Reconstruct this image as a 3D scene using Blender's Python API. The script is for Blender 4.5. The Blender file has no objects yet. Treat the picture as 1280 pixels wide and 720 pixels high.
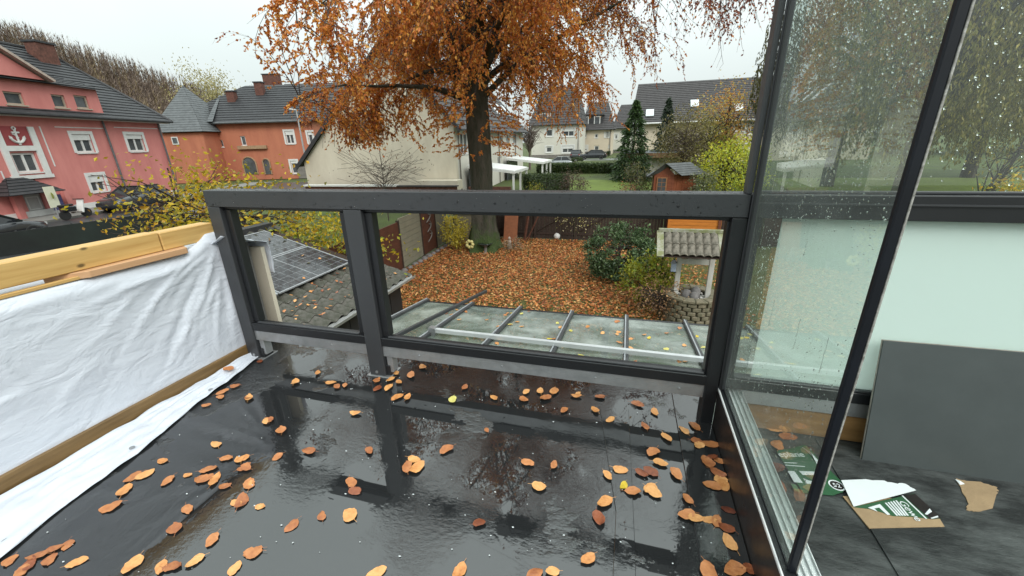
import bpy, bmesh, math, random
import numpy as np
from mathutils import Vector, Matrix, noise
S = bpy.context.scene
COL = S.collection
random.seed(4)
rng = np.random.default_rng(11)

# ------------------------------------------------------------------ camera, sky, sun, exposure
CAMP = Vector((0, -1.8067, 1.321))
RX, RU, RF = Vector((0.9621, 0.2714, -0.0269)), Vector((-0.0687, 0.3369, 0.9390)), Vector((-0.2632, 0.9018, -0.3428))
FPX = 503.19
HF = Vector((RF.x, RF.y, 0)).normalized()
HR = Vector((HF.y, -HF.x, 0))
cam = bpy.data.cameras.new('camera')
cam.sensor_fit = 'HORIZONTAL'; cam.sensor_width = 36; cam.lens = FPX / 1280 * 36
cam.clip_start = 0.02; cam.clip_end = 3000
co = bpy.data.objects.new('camera', cam); COL.objects.link(co)
rm = Matrix((RX, RU, -RF)).transposed()
co.matrix_world = Matrix.Translation(CAMP) @ rm.to_4x4()
S.camera = co

SUN_EL, SUN_AZ = math.radians(42), math.radians(135)
w = bpy.data.worlds.new('World'); S.world = w; w.use_nodes = True
nt = w.node_tree; nt.nodes.clear()
sky = nt.nodes.new('ShaderNodeTexSky'); sky.sky_type = 'NISHITA'; sky.sun_disc = False
sky.sun_elevation = SUN_EL; sky.sun_rotation = SUN_AZ; sky.air_density = 1.0; sky.dust_density = 3.0
b1 = nt.nodes.new('ShaderNodeBackground'); b1.inputs[1].default_value = 0.09
nt.links.new(sky.outputs[0], b1.inputs[0])
tc = nt.nodes.new('ShaderNodeTexCoord')
cn = nt.nodes.new('ShaderNodeTexNoise'); cn.inputs['Scale'].default_value = 1.6; cn.inputs['Detail'].default_value = 5
nt.links.new(tc.outputs['Generated'], cn.inputs['Vector'])
cr = nt.nodes.new('ShaderNodeValToRGB')
cr.color_ramp.elements[0].position = .3; cr.color_ramp.elements[0].color = (.74, .835, .82, 1)
cr.color_ramp.elements[1].position = .72; cr.color_ramp.elements[1].color = (.87, .945, .93, 1)
nt.links.new(cn.outputs['Fac'], cr.inputs['Fac'])
b2 = nt.nodes.new('ShaderNodeBackground')
nt.links.new(cr.outputs[0], b2.inputs[0])
sx = nt.nodes.new('ShaderNodeSeparateXYZ'); nt.links.new(tc.outputs['Generated'], sx.inputs[0])
cl_ = nt.nodes.new('ShaderNodeMath'); cl_.operation = 'MAXIMUM'; cl_.inputs[1].default_value = 0; nt.links.new(sx.outputs[2], cl_.inputs[0])
ma = nt.nodes.new('ShaderNodeMath'); ma.operation = 'MULTIPLY_ADD'; ma.inputs[1].default_value = 1.15; ma.inputs[2].default_value = 0.575   # standard overcast sky: 1 + 2 sin(elevation)
nt.links.new(cl_.outputs[0], ma.inputs[0]); nt.links.new(ma.outputs[0], b2.inputs[1])
mxw = nt.nodes.new('ShaderNodeMixShader'); mxw.inputs[0].default_value = 0.96
nt.links.new(b1.outputs[0], mxw.inputs[1]); nt.links.new(b2.outputs[0], mxw.inputs[2])
wo = nt.nodes.new('ShaderNodeOutputWorld'); nt.links.new(mxw.outputs[0], wo.inputs[0])

sl = bpy.data.lights.new('sun', 'SUN'); sl.energy = 1.3; sl.angle = math.radians(25); sl.color = (1, .97, .92)
so = bpy.data.objects.new('sun', sl); COL.objects.link(so)
sd = Vector((math.sin(SUN_AZ) * math.cos(SUN_EL), math.cos(SUN_AZ) * math.cos(SUN_EL), math.sin(SUN_EL)))
so.rotation_euler = (-sd).to_track_quat('-Z', 'Y').to_euler()
S.view_settings.view_transform = 'Standard'; S.view_settings.look = 'None'
S.view_settings.exposure = 0.56; S.view_settings.gamma = 1; S.view_settings.use_curve_mapping = False
S.cycles.max_bounces = 10; S.cycles.transparent_max_bounces = 16; S.cycles.glossy_bounces = 4
S.cycles.transmission_bounces = 8; S.cycles.diffuse_bounces = 3
S.cycles.caustics_reflective = False; S.cycles.caustics_refractive = False

# ------------------------------------------------------------------ helpers
V = Vector
Z = V((0, 0, 1))
def ray(x, y): return RF * FPX + RX * (x - 640) - RU * (y - 360)
def PZ(x, y, z): d = ray(x, y); return CAMP + d * ((z - CAMP.z) / d.z)
def PY(x, y, Y): d = ray(x, y); return CAMP + d * ((Y - CAMP.y) / d.y)
def PX(x, y, X): d = ray(x, y); return CAMP + d * ((X - CAMP.x) / d.x)
def PD(x, y, dep): d = ray(x, y); return CAMP + d * (dep / d.dot(HF))
def PR(x, y, R): d = ray(x, y); return CAMP + d * (R / d.dot(HR))
def RFZ(R, F, z): q = CAMP + HR * R + HF * F; return V((q.x, q.y, z))

WOFF = {}
def _reg(o, off, parent):
    COL.objects.link(o)
    WOFF[o] = off
    if parent is not None: o.parent = parent
    return o
def tag(o, label=None, cat=None, group=None, kind=None):
    if label: o['label'] = label
    if cat: o['category'] = cat
    if group: o['group'] = group
    if kind: o['kind'] = kind
    return o
def thing(name, loc, label, cat, group=None, rz=0):
    o = bpy.data.objects.new(name, None); o.empty_display_size = .2
    o.location = loc; o.rotation_euler = (0, 0, rz)
    _reg(o, V(loc), None)
    return tag(o, label, cat, group)

class MB:
    def __init__(s): s.v = []; s.f = []; s.col = None
    def add(s, vs, fs):
        k = len(s.v); s.v += [V(p) for p in vs]; s.f += [tuple(i + k for i in f) for f in fs]; return s
    def box(s, x0, x1, y0, y1, z0, z1, m=None):
        p = [V((x, y, z)) for z in (z0, z1) for y in (y0, y1) for x in (x0, x1)]
        if m is not None: p = [m @ q for q in p]
        return s.add(p, [(0, 2, 3, 1), (4, 5, 7, 6), (0, 1, 5, 4), (2, 6, 7, 3), (0, 4, 6, 2), (1, 3, 7, 5)])
    def fbox(s, O, U, N, u0, u1, n0, n1, z0, z1):   # box in a facade frame: along U, out along N, up
        U = V(U); N = V(N); O = V(O)
        p = [O + U * u + N * n + Z * z for z in (z0, z1) for n in (n0, n1) for u in (u0, u1)]
        return s.add(p, [(0, 2, 3, 1), (4, 5, 7, 6), (0, 1, 5, 4), (2, 6, 7, 3), (0, 4, 6, 2), (1, 3, 7, 5)])
    def bar(s, a, b, w, h, up=Z):      # rectangular bar from a to b
        a = V(a); b = V(b); d = (b - a).normalized(); sd = d.cross(up)
        if sd.length < 1e-4: sd = V((1, 0, 0))
        sd.normalize(); u = sd.cross(d)
        p = [q + sd * i * w / 2 + u * j * h / 2 for q in (a, b) for i, j in ((-1, -1), (1, -1), (1, 1), (-1, 1))]
        return s.add(p, [(0, 1, 2, 3), (7, 6, 5, 4), (0, 4, 5, 1), (1, 5, 6, 2), (2, 6, 7, 3), (3, 7, 4, 0)])
    def tube(s, pts, rad, n=8, cap=True):
        pts = [V(p) for p in pts]; k = len(s.v); N = len(pts)
        if not hasattr(rad, '__len__'): rad = [rad] * N
        ref = V((.31, .17, .93))
        for i, p in enumerate(pts):
            d = (pts[min(i + 1, N - 1)] - pts[max(i - 1, 0)])
            if d.length < 1e-7: d = V((0, 0, 1))
            d.normalize()
            a = d.cross(ref if abs(d.dot(ref)) < .95 else V((1, 0, 0))).normalized(); b = d.cross(a)
            for j in range(n):
                t = 2 * math.pi * j / n
                s.v.append(p + (a * math.cos(t) + b * math.sin(t)) * rad[i])
        for i in range(N - 1):
            for j in range(n):
                s.f.append((k + i * n + j, k + i * n + (j + 1) % n, k + (i + 1) * n + (j + 1) % n, k + (i + 1) * n + j))
        if cap and n > 2:
            s.f.append(tuple(k + j for j in range(n))[::-1]); s.f.append(tuple(k + (N - 1) * n + j for j in range(n)))
        return s
    def lathe(s, prof, c=(0, 0, 0), n=16, axis='z', sx=1, sy=1):
        k = len(s.v); c = V(c)
        for r, z in prof:
            for j in range(n):
                t = 2 * math.pi * j / n
                x, y = r * math.cos(t) * sx, r * math.sin(t) * sy
                s.v.append(c + (V((x, y, z)) if axis == 'z' else V((x, z, y)) if axis == 'y' else V((z, x, y))))
        for i in range(len(prof) - 1):
            for j in range(n):
                s.f.append((k + i * n + j, k + i * n + (j + 1) % n, k + (i + 1) * n + (j + 1) % n, k + (i + 1) * n + j))
        s.f.append(tuple(k + j for j in range(n))[::-1]); s.f.append(tuple(k + (len(prof) - 1) * n + j for j in range(n)))
        return s
    def extrude(s, poly, d):     # planar polygon (world points) extruded by vector d
        n = len(poly); d = V(d)
        p = [V(q) for q in poly]
        return s.add(p + [q + d for q in p], [tuple(range(n))[::-1], tuple(range(n, 2 * n))] + [(i, (i + 1) % n, n + (i + 1) % n, n + i) for i in range(n)])
    def courses(s, A, B, C, D, n, lift=.04):   # roof plane: eave A-B, ridge D-C, laid in n overlapping courses
        A, B, C, D = V(A), V(B), V(C), V(D)
        N = (B - A).cross(D - A).normalized()
        if N.z < 0: N = -N
        for i in range(n):
            t0, t1 = i / n, (i + 1.08) / n
            a, b = A.lerp(D, t0), B.lerp(C, t0); c, d = B.lerp(C, min(t1, 1)), A.lerp(D, min(t1, 1))
            s.add([a + N * lift, b + N * lift, c, d, a - N * .01, b - N * .01], [(0, 1, 2, 3), (4, 5, 1, 0)])
        s.add([A - N * .02, B - N * .02, C - N * .02, D - N * .02], [(3, 2, 1, 0)])
        return s
    def build(s, name, mat, parent=None, smooth=False, bevel=0, kind=None, segs=1):
        off = WOFF[parent] if parent is not None else V((0, 0, 0))
        me = bpy.data.meshes.new(name)
        me.from_pydata([tuple(p - off) for p in s.v], [], s.f)
        bm = bmesh.new(); bm.from_mesh(me)
        bmesh.ops.recalc_face_normals(bm, faces=bm.faces)
        if bevel:
            es = [e for e in bm.edges if len(e.link_faces) == 2 and e.calc_face_angle(0) > .6]
            bmesh.ops.bevel(bm, geom=es, offset=bevel, segments=segs, affect='EDGES', profile=.5)
        bm.to_mesh(me); bm.free()
        if smooth: me.polygons.foreach_set('use_smooth', [True] * len(me.polygons))
        if mat is not None: me.materials.append(mat)
        o = bpy.data.objects.new(name, me)
        _reg(o, off, parent)
        if kind: o['kind'] = kind
        return o

def npmesh(name, verts, faces, mat, parent=None, cols=None, smooth=False, kind=None):   # many equal faces, numpy
    off = WOFF[parent] if parent is not None else V((0, 0, 0))
    verts = np.asarray(verts, np.float32) - np.array(off, np.float32)
    faces = np.asarray(faces, np.int32); k = faces.shape[1]
    me = bpy.data.meshes.new(name)
    me.vertices.add(len(verts)); me.vertices.foreach_set('co', verts.ravel())
    me.loops.add(faces.size); me.loops.foreach_set('vertex_index', faces.ravel())
    me.polygons.add(len(faces)); me.polygons.foreach_set('loop_start', np.arange(0, faces.size, k, dtype=np.int32))
    me.polygons.foreach_set('use_smooth', np.full(len(faces), smooth))
    if cols is not None:
        at = me.color_attributes.new('Col', 'FLOAT_COLOR', 'POINT')
        c4 = np.ones((len(verts), 4), np.float32); c4[:, :3] = cols
        at.data.foreach_set('color', c4.ravel())
    me.update(calc_edges=True); me.validate()
    me.materials.append(mat)
    o = bpy.data.objects.new(name, me); _reg(o, off, parent)
    if kind: o['kind'] = kind
    return o
def unit(a): return a / np.maximum(np.linalg.norm(a, axis=1, keepdims=True), 1e-9)
def leaf_arrays(P, size, axis=None, asp=.6, fold=.25, flat=0.):
    n = len(P); P = np.asarray(P, float)
    if axis is None: axis = rng.normal(size=(n, 3))
    axis = unit(np.asarray(axis, float))
    nr = rng.normal(size=(n, 3)); nr[:, 2] += flat * 4
    nr = unit(nr - axis * (nr * axis).sum(1, keepdims=True))
    sd = np.cross(axis, nr)
    sz = (np.ones(n) * size)[:, None]
    a = P; c = P + axis * sz
    m = P + axis * sz * .45
    l = m + sd * sz * asp * .5 + nr * sz * asp * fold; r = m - sd * sz * asp * .5 + nr * sz * asp * fold
    v = np.stack([a, l, c, r], 1).reshape(-1, 3)
    f = np.arange(4 * n).reshape(n, 4)
    return v, f
def leaves(name, P, size, cols, mat, parent=None, axis=None, asp=.6, fold=.25, flat=0., kind=None):
    v, f = leaf_arrays(P, size, axis, asp, fold, flat)
    return npmesh(name, v, f, mat, parent, np.repeat(np.asarray(cols), 4, axis=0), kind=kind)
def pick(pal, n, jit=.15):
    pal = np.array(pal, float); c = pal[rng.integers(0, len(pal), n)]
    return np.clip(c * (1 + rng.normal(0, jit, (n, 1))), .005, .95)
def clumps(c, r, n, k=40, tight=.22, shell=.75):     # points gathered in clumps through an ellipsoid
    d = unit(rng.normal(size=(k, 3))); rad = shell + (1 - shell) * rng.random((k, 1)); rad *= (.75 + .45 * rng.random((k, 1)))
    cc = d * rad
    i = rng.integers(0, k, n)
    p = cc[i] + rng.normal(0, tight, (n, 3))
    return np.array(c) + p * np.array(r)
def copytree(o, parent=None):
    c = o.copy(); COL.objects.link(c); WOFF[c] = WOFF[o]
    c.parent = parent
    for ch in list(o.children): copytree(ch, c)
    return c
def textmesh(s, size, ext=.0004):
    cu = bpy.data.curves.new('lettering', 'FONT'); cu.body = s; cu.size = size; cu.extrude = ext
    o = bpy.data.objects.new('lettering', cu); COL.objects.link(o)
    bpy.context.view_layer.update()
    me = bpy.data.meshes.new_from_object(o.evaluated_get(bpy.context.evaluated_depsgraph_get()))
    bpy.data.objects.remove(o); return me
def flatpanel(name, me, mat, parent, M):
    me.transform(M); me.transform(Matrix.Translation(-WOFF[parent])); me.materials.clear(); me.materials.append(mat)
    o = bpy.data.objects.new(name, me); return _reg(o, WOFF[parent], parent)

# ------------------------------------------------------------------ materials
def base_nodes(name):
    m = bpy.data.materials.new(name); m.use_nodes = True
    t = m.node_tree; b = t.nodes['Principled BSDF']; return m, t, b
def nz(t, scale, detail=4, rough=.6, vec=None, dist=0):
    n = t.nodes.new('ShaderNodeTexNoise'); n.inputs['Scale'].default_value = scale; n.inputs['Detail'].default_value = detail
    n.inputs['Roughness'].default_value = rough; n.inputs['Distortion'].default_value = dist
    if vec is not None: t.links.new(vec, n.inputs['Vector'])
    return n.outputs['Fac']
def objco(t, sc=(1, 1, 1), rot=(0, 0, 0)):
    c = t.nodes.new('ShaderNodeTexCoord'); mp = t.nodes.new('ShaderNodeMapping')
    mp.inputs['Scale'].default_value = sc; mp.inputs['Rotation'].default_value = rot
    t.links.new(c.outputs['Object'], mp.inputs['Vector']); return mp.outputs[0]
def ramp(t, f, stops):
    r = t.nodes.new('ShaderNodeValToRGB'); t.links.new(f, r.inputs[0])
    e = r.color_ramp.elements
    while len(e) < len(stops): e.new(.5)
    for i, (p, c) in enumerate(stops):
        e[i].position = p; e[i].color = (*c, 1) if hasattr(c, '__len__') else (c, c, c, 1)
    return r.outputs[0]
def mathn(t, op, a, b=None):
    n = t.nodes.new('ShaderNodeMath'); n.operation = op
    for i, q in enumerate((a, b)):
        if q is None: continue
        if hasattr(q, 'is_output'): t.links.new(q, n.inputs[i])
        else: n.inputs[i].default_value = q
    return n.outputs[0]
def bump(t, b, h, strength=.3, dist=.01):
    n = t.nodes.new('ShaderNodeBump'); n.inputs['Strength'].default_value = strength; n.inputs['Distance'].default_value = dist
    t.links.new(h, n.inputs['Height']); t.links.new(n.outputs[0], b.inputs['Normal'])
def mat(name, col, rough=.6, col2=None, scale=6, var=.18, metal=0, bmp=0, bscale=60, bdist=.01, sc=(1, 1, 1), rvar=0, lo=.32, hi=.68, spec=.5, coat=0):
    m, t, b = base_nodes(name)
    v = objco(t, sc)
    col = tuple(col); c2 = tuple(col2) if col2 else tuple(c * (1 - 2 * var) for c in col)
    t.links.new(ramp(t, nz(t, scale, 6, .65, v), [(lo, c2), (hi, col)]), b.inputs['Base Color'])
    b.inputs['Roughness'].default_value = rough; b.inputs['Metallic'].default_value = metal
    b.inputs['Specular IOR Level'].default_value = spec; b.inputs['Coat Weight'].default_value = coat
    if rvar: t.links.new(ramp(t, nz(t, scale * 2.3, 5, .6, v), [(.3, max(rough - rvar, .02)), (.7, rough + rvar)]), b.inputs['Roughness'])
    if bmp: bump(t, b, nz(t, bscale, 5, .65, v), bmp, bdist)
    return m
def foliage(name, rough=.5, trans=.35):
    m, t, b = base_nodes(name)
    a = t.nodes.new('ShaderNodeAttribute'); a.attribute_name = 'Col'
    t.links.new(a.outputs['Color'], b.inputs['Base Color']); b.inputs['Roughness'].default_value = rough
    tr = t.nodes.new('ShaderNodeBsdfTranslucent'); t.links.new(a.outputs['Color'], tr.inputs[0])
    mx = t.nodes.new('ShaderNodeMixShader'); mx.inputs[0].default_value = trans
    t.links.new(b.outputs[0], mx.inputs[1]); t.links.new(tr.outputs[0], mx.inputs[2])
    t.links.new(mx.outputs[0], t.nodes['Material Output'].inputs[0]); return m
def glassmat(name, tint=(.93, .97, .96), rough=.0, haze=0., hcol=(.75, .8, .78), hscale=3, ior=1.5):
    m, t, b = base_nodes(name); t.nodes.remove(b)
    tr = t.nodes.new('ShaderNodeBsdfTransparent'); tr.inputs[0].default_value = (*tint, 1)
    gl = t.nodes.new('ShaderNodeBsdfGlossy'); gl.inputs['Roughness'].default_value = rough; gl.inputs[0].default_value = (1, 1, 1, 1)
    fr = t.nodes.new('ShaderNodeFresnel'); ge = t.nodes.new('ShaderNodeNewGeometry')
    t.links.new(mathn(t, 'ADD', mathn(t, 'MULTIPLY', ge.outputs['Backfacing'], 1 / ior - ior), ior), fr.inputs[0])   # both faces meet air
    mx = t.nodes.new('ShaderNodeMixShader'); t.links.new(fr.outputs[0], mx.inputs[0])
    t.links.new(tr.outputs[0], mx.inputs[1]); t.links.new(gl.outputs[0], mx.inputs[2])
    out = mx.outputs[0]
    if haze:
        d = t.nodes.new('ShaderNodeBsdfDiffuse'); d.inputs[0].default_value = (*hcol, 1)
        tl = t.nodes.new('ShaderNodeBsdfTranslucent'); tl.inputs[0].default_value = (*hcol, 1)
        m0 = t.nodes.new('ShaderNodeMixShader'); m0.inputs[0].default_value = .5
        t.links.new(d.outputs[0], m0.inputs[1]); t.links.new(tl.outputs[0], m0.inputs[2])
        v = objco(t)
        a = ramp(t, nz(t, hscale, 8, .7, v, .4), [(.35, haze * .25), (.7, haze * 1.3)])
        m2 = t.nodes.new('ShaderNodeMixShader'); t.links.new(a, m2.inputs[0])
        t.links.new(out, m2.inputs[1]); t.links.new(m0.outputs[0], m2.inputs[2]); out = m2.outputs[0]
    t.links.new(out, t.nodes['Material Output'].inputs[0]); return m

ANTH = mat('anthracite_paint', (.043, .045, .049), .42, scale=3, var=.08, bmp=.06, bscale=400, rvar=.08)
ANTHD = mat('anthracite_dark', (.011, .012, .014), .42, scale=3, var=.1, rvar=.06)
BLACK = mat('black_rubber', (.006, .008, .013), .5, scale=10, var=.2, spec=.3)
GALV = mat('galvanised_channel', (.46, .47, .48), .42, scale=14, var=.12, metal=.75, bmp=.1, bscale=120, rvar=.12)
ALU = mat('bare_aluminium', (.66, .69, .69), .4, scale=9, var=.1, metal=.7, rvar=.1)
WHITESTRIP = mat('white_edge_strip', (.75, .75, .75), .3, scale=9, var=.1)
SILLSIDE = mat('brown_black_sheet', (.010, .009, .009), .36, col2=(.016, .013, .012), scale=4, rvar=.1)
GLASS = glassmat('clear_glass', (.97, .985, .98))
PARTGLASS = glassmat('wet_partition_glass', (.91, .945, .925), haze=.05, hscale=2.2, hcol=(.8, .86, .80))
RAINGLASS = glassmat('rain_wet_glass', (.93, .96, .94), haze=.022, hscale=4)
WHITE = mat('white_paint', (.72, .72, .70), .5, scale=4, var=.06)
DARKGLASS = mat('window_glass', (.12, .13, .135), .08, scale=1.1, col2=(.05, .055, .06))
CARGLASS = mat('car_glass', (.03, .034, .038), .06, scale=.8, var=.3)
SLATE = mat('slate_roof', (.042, .043, .047), .62, scale=3, var=.22, bmp=.3, bscale=14, bdist=.03)
SLATE2 = mat('grey_tile_roof', (.068, .063, .064), .68, scale=2.5, var=.2, bmp=.3, bscale=10, bdist=.03)
SLATE3 = mat('weathered_slate', (.125, .135, .14), .6, scale=2.5, var=.2, bmp=.3, bscale=12, bdist=.02)
PINK = mat('pink_render', (.62, .235, .21), .85, scale=1.1, col2=(.52, .175, .16), sc=(1, 1, .3), bmp=.15, bscale=30)
ORANGE = mat('orange_red_render', (.50, .185, .105), .85, scale=1.0, col2=(.40, .135, .08), sc=(1, 1, .3), bmp=.15, bscale=30)
CREAM = mat('cream_render', (.68, .62, .50), .9, scale=.9, bmp=.2, bscale=25, col2=(.56, .50, .395), sc=(1, 1, .45))
OFFWHITE = mat('offwhite_render', (.66, .64, .57), .9, scale=.4, var=.06)
PEACH = mat('peach_render', (.66, .57, .45), .9, scale=.4, var=.06)
STONE = mat('plinth_stone', (.24, .22, .2), .85, scale=3, var=.2)
BRICK = mat('chimney_brick', (.17, .07, .05), .85, scale=6, var=.3, bmp=.3, bscale=30)
LEAF = foliage('autumn_leaves', .45, .4)
GREENLEAF = foliage('green_leaves', .42, .3)
BARK = mat('bark', (.09, .07, .055), .85, scale=3, var=.3, bmp=.8, bscale=12, bdist=.04, col2=(.03, .025, .02), sc=(1, 1, .3))
TWIG = mat('dark_twig', (.05, .035, .03), .8, scale=5, var=.3)
GREYTWIG = mat('grey_brown_twig', (.17, .135, .115), .85, scale=.08, var=.25, col2=(.10, .075, .065))
# ------------------------------------------------------------------ deck (wet bitumen sheets)
def wetmat(name, c, c2, thr, r_dry):
    m, t, b = base_nodes(name); v = objco(t)
    big = nz(t, 1.9, 8, .62, v, .3)
    sp = t.nodes.new('ShaderNodeSeparateXYZ'); t.links.new(v, sp.inputs[0])
    side = ramp(t, mathn(t, 'MULTIPLY', mathn(t, 'ADD', sp.outputs[0], 2.25), 1.0), [(.0, -.0), (.62, .16)])   # the deck drains away from the parapet
    mask = ramp(t, mathn(t, 'ADD', big, side), [(thr - .02, 0.), (thr + .02, 1.)])            # 1 = standing water
    fine = nz(t, 55, 6, .7, v); streak = nz(t, 18, 5, .7, objco(t, (1, 3.2, 1), (0, 0, .2)))
    colr = ramp(t, nz(t, 5, 8, .75, v), [(.3, c2), (.72, c)])
    mx = t.nodes.new('ShaderNodeMix'); mx.data_type = 'RGBA'
    t.links.new(mask, mx.inputs[0]); t.links.new(colr, mx.inputs[6]); mx.inputs[7].default_value = (.017, .018, .019, 1)
    t.links.new(mx.outputs[2], b.inputs['Base Color'])
    rr = t.nodes.new('ShaderNodeMix'); rr.data_type = 'FLOAT'
    t.links.new(mask, rr.inputs[0]); t.links.new(ramp(t, streak, [(.35, r_dry * .5), (.65, r_dry * 1.4)]), rr.inputs[2]); rr.inputs[3].default_value = .02
    t.links.new(rr.outputs[0], b.inputs['Roughness'])
    b.inputs['IOR'].default_value = 1.95
    grain = ramp(t, nz(t, 2.6, 5, .6, objco(t, (1, 1, 1), (0, 0, 1.1))), [(.46, 0.), (.60, 1.)])     # coarse membrane shows through the thin water film
    wav = mathn(t, 'MULTIPLY', mathn(t, 'MULTIPLY', nz(t, 34, 4, .65, objco(t, (1, 1.8, 1))), grain), .30)
    inv = mathn(t, 'SUBTRACT', 1.0, mask)
    h = mathn(t, 'MULTIPLY', mathn(t, 'ADD', fine, mathn(t, 'MULTIPLY', streak, 2.2)), inv)
    ripple = mathn(t, 'MULTIPLY', nz(t, 9, 2, .5, v), .02)
    bump(t, b, mathn(t, 'ADD', mathn(t, 'ADD', h, wav), ripple), .45, .007)
    return m
WET = wetmat('wet_bitumen', (.036, .038, .040), (.016, .017, .018), .53, .15)
WETG = wetmat('damp_grey_membrane', (.075, .080, .083), (.026, .028, .029), .50, .20)
DUST = mat('dusty_bitumen', (.070, .077, .075), .5, col2=(.010, .012, .012), scale=4.2, sc=(1, 2.2, 1), bmp=.4, bscale=30, lo=.42, hi=.66, rvar=.15)
deck = MB().box(-3.2, .466, -5, .32, -.32, 0).build('deck', WET); tag(deck, kind='structure')
MB().box(.56, 5, -5, .13, -.3, 0).build('deck', DUST)
bpy.data.objects['deck.001']['kind'] = 'structure'
# overlapping membrane sheets on the deck
def sheet(poly, z, m, th=.004):
    o = MB().extrude([V((x, y, z)) for x, y in poly], (0, 0, th)).build('membrane_sheet', m, deck, bevel=.0015)
sheet([(-2.6, -.49), (-1.78, -.61), (-1.1, -.70), (-.29, -.895), (.02, -1.0), (.02, -4.8), (-2.6, -4.8)], .0012, WETG)
sheet([(.30, .25), (.36, .25), (.464, .20), (.464, -4.8), (.20, -4.8), (.31, -.80)], .0012, WET, .006)
sheet([(-.07, .0), (.075, .02), (.105, -.79), (.10, -4.8), (.03, -4.8), (.035, -.62)], .0012, WET, .0035)
# seam and joint of the room floor
for xx in (.9, 2.1): MB().box(xx, xx + .9, -4.8, .0, .0012, .005).build('membrane_sheet', DUST, bpy.data.objects['deck.001'])

# ------------------------------------------------------------------ railing
rail = thing('balcony_railing', (-.95, .05, 0), 'anthracite aluminium balcony railing with glazed bays standing on the wet deck', 'railing')
MB().box(-2.383, .466, 0, .10, 1.006, 1.10).build('top_rail', ANTH, rail, bevel=.003)
RIGHTEND = 4.2
for x0, x1 in ((-2.383, -2.292), (-1.445, -1.338)):
    MB().box(x0, x1, 0, .09, 0, 1.004).build('post', ANTH, rail, bevel=.003)
    p = MB().box(x0 - .015, x1 + .035, -.012, .115, .0005, .007).build('base_plate', GALV, rail, bevel=.001)
    g = MB().box(x1 + .002, x1 + .030, .012, .085, .007, .075); g.build('foot_bracket', ANTHD, rail, bevel=.002)
    MB().lathe([(.009, 0), (.009, .006), (.006, .008)], (x0 + .05, -.004, .03), 8, 'y').build('bolt', GALV, rail)
MB().box(.41, .4655, .0, .09, 0, 1.004).build('post', ANTHD, rail, bevel=.003)  # corner post: shadow of the recess put into its darker colour
MB().box(.446, .4665, -.004, .06, 1.1, 2.75).build('upper_post', ANTH, rail, bevel=.003)
MB().box(-2.37, .41, .012, .075, .137, .2075).build('bottom_channel', GALV, rail, bevel=.002)
for x in (-2.28, -1.325, -1.46):
    MB().box(x, x + .035, .018, .072, .03, .1365).build('channel_support', GALV, rail, bevel=.001)
def bay(x0, x1, l=.045, rr=.045):
    fr = MB()
    fr.box(x0, x1, .004, .07, .208, .262); fr.box(x0, x1, .03, .08, .988, 1.004)
    fr.box(x0, x0 + l, .025, .078, .262, .988); fr.box(x1 - rr, x1, .025, .078, .262, .988)
    f = fr.build('bay_frame', ANTHD, rail, bevel=.003)
    bd = MB().box(x0 + l, x1 - rr, .012, .03, .2625, .272).build('glazing_bead', ANTH, f, bevel=.002)
    return f
bay(-2.291, -1.446); bay(-1.337, .44, .045, .04)
# right bay inside the glazed room: rail coloured dark for indoor shade, frosted pane
MB().box(.4675, RIGHTEND, .004, .10, 1.006, 1.098).build('top_rail', ANTHD, rail, bevel=.003)
MB().box(.4675, RIGHTEND, -.004, .004, 1.062, 1.068).build('rail_groove_strip', ANTH, rail)
rb = MB(); rb.box(.4675, RIGHTEND, .004, .07, .2085, .262); rb.box(.4675, .525, .02, .078, .262, 1.005); rb.build('bay_frame', ANTHD, rail, bevel=.003)
MB().box(.526, RIGHTEND, .010, .03, .2625, .272).build('glazing_bead', ANTH, rail, bevel=.002)
MB().box(.4675, RIGHTEND, .012, .075, .137, .2075).build('bottom_channel', GALV, rail, bevel=.002)
def frost():
    m, t, b = base_nodes('frosted_glass'); b.inputs['Base Color'].default_value = (.80, .92, .88, 1); b.inputs['Roughness'].default_value = .35
    tl = t.nodes.new('ShaderNodeBsdfTranslucent'); tl.inputs[0].default_value = (.92, 1.0, .97, 1)
    mx = t.nodes.new('ShaderNodeMixShader'); mx.inputs[0].default_value = .6
    t.links.new(b.outputs[0], mx.inputs[1]); t.links.new(tl.outputs[0], mx.inputs[2]); t.links.new(mx.outputs[0], t.nodes['Material Output'].inputs[0])
    return m
fp = MB().box(.602, RIGHTEND, .04, .046, .264, 1.005).build('frosted_pane', frost(), rail); fp['label'] = 'milky mint frosted glass pane'

# wet window glass standing on the right hand rail
def drops(name, n, place, mat_, parent, rmin=.0015, rmax=.0045):
    # flat water beads: 6-sided domes joined into one part; place(i) -> (point, normal, tangent)
    vs, fs = [], []
    ang = np.arange(6) * math.pi / 3
    for i in range(n):
        P, N, T = place(i); B_ = N.cross(T); r = rmin + (rmax - rmin) * random.random() ** 3.2
        k = len(vs); el = .8 + .6 * random.random()
        for rr_, hh in ((1, 0), (.72, .38)):
            for a in ang: vs.append(P + T * (r * rr_ * math.cos(a)) + B_ * (r * el * rr_ * math.sin(a)) + N * (r * hh))
        vs.append(P + N * r * .5)
        for j in range(6):
            q = (j + 1) % 6
            fs.append((k + j, k + q, k + 6 + q)); fs.append((k + j, k + 6 + q, k + 6 + j)); fs.append((k + 6 + j, k + 6 + q, k + 12))
    return npmesh(name, [tuple(p) for p in vs], fs, mat_, parent, smooth=True, kind='stuff')
def water():
    m, t, b = base_nodes('water_beads'); b.inputs['Base Color'].default_value = (1, 1, 1, 1); b.inputs['Roughness'].default_value = 0
    b.inputs['IOR'].default_value = 1.33; b.inputs['Transmission Weight'].default_value = 1; return m
WATER = water()
win = thing('window_screen', (2.2, .05, 1.1), 'tall rain-beaded glass screen standing on the shade-darkened right-hand rail', 'window')
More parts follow.
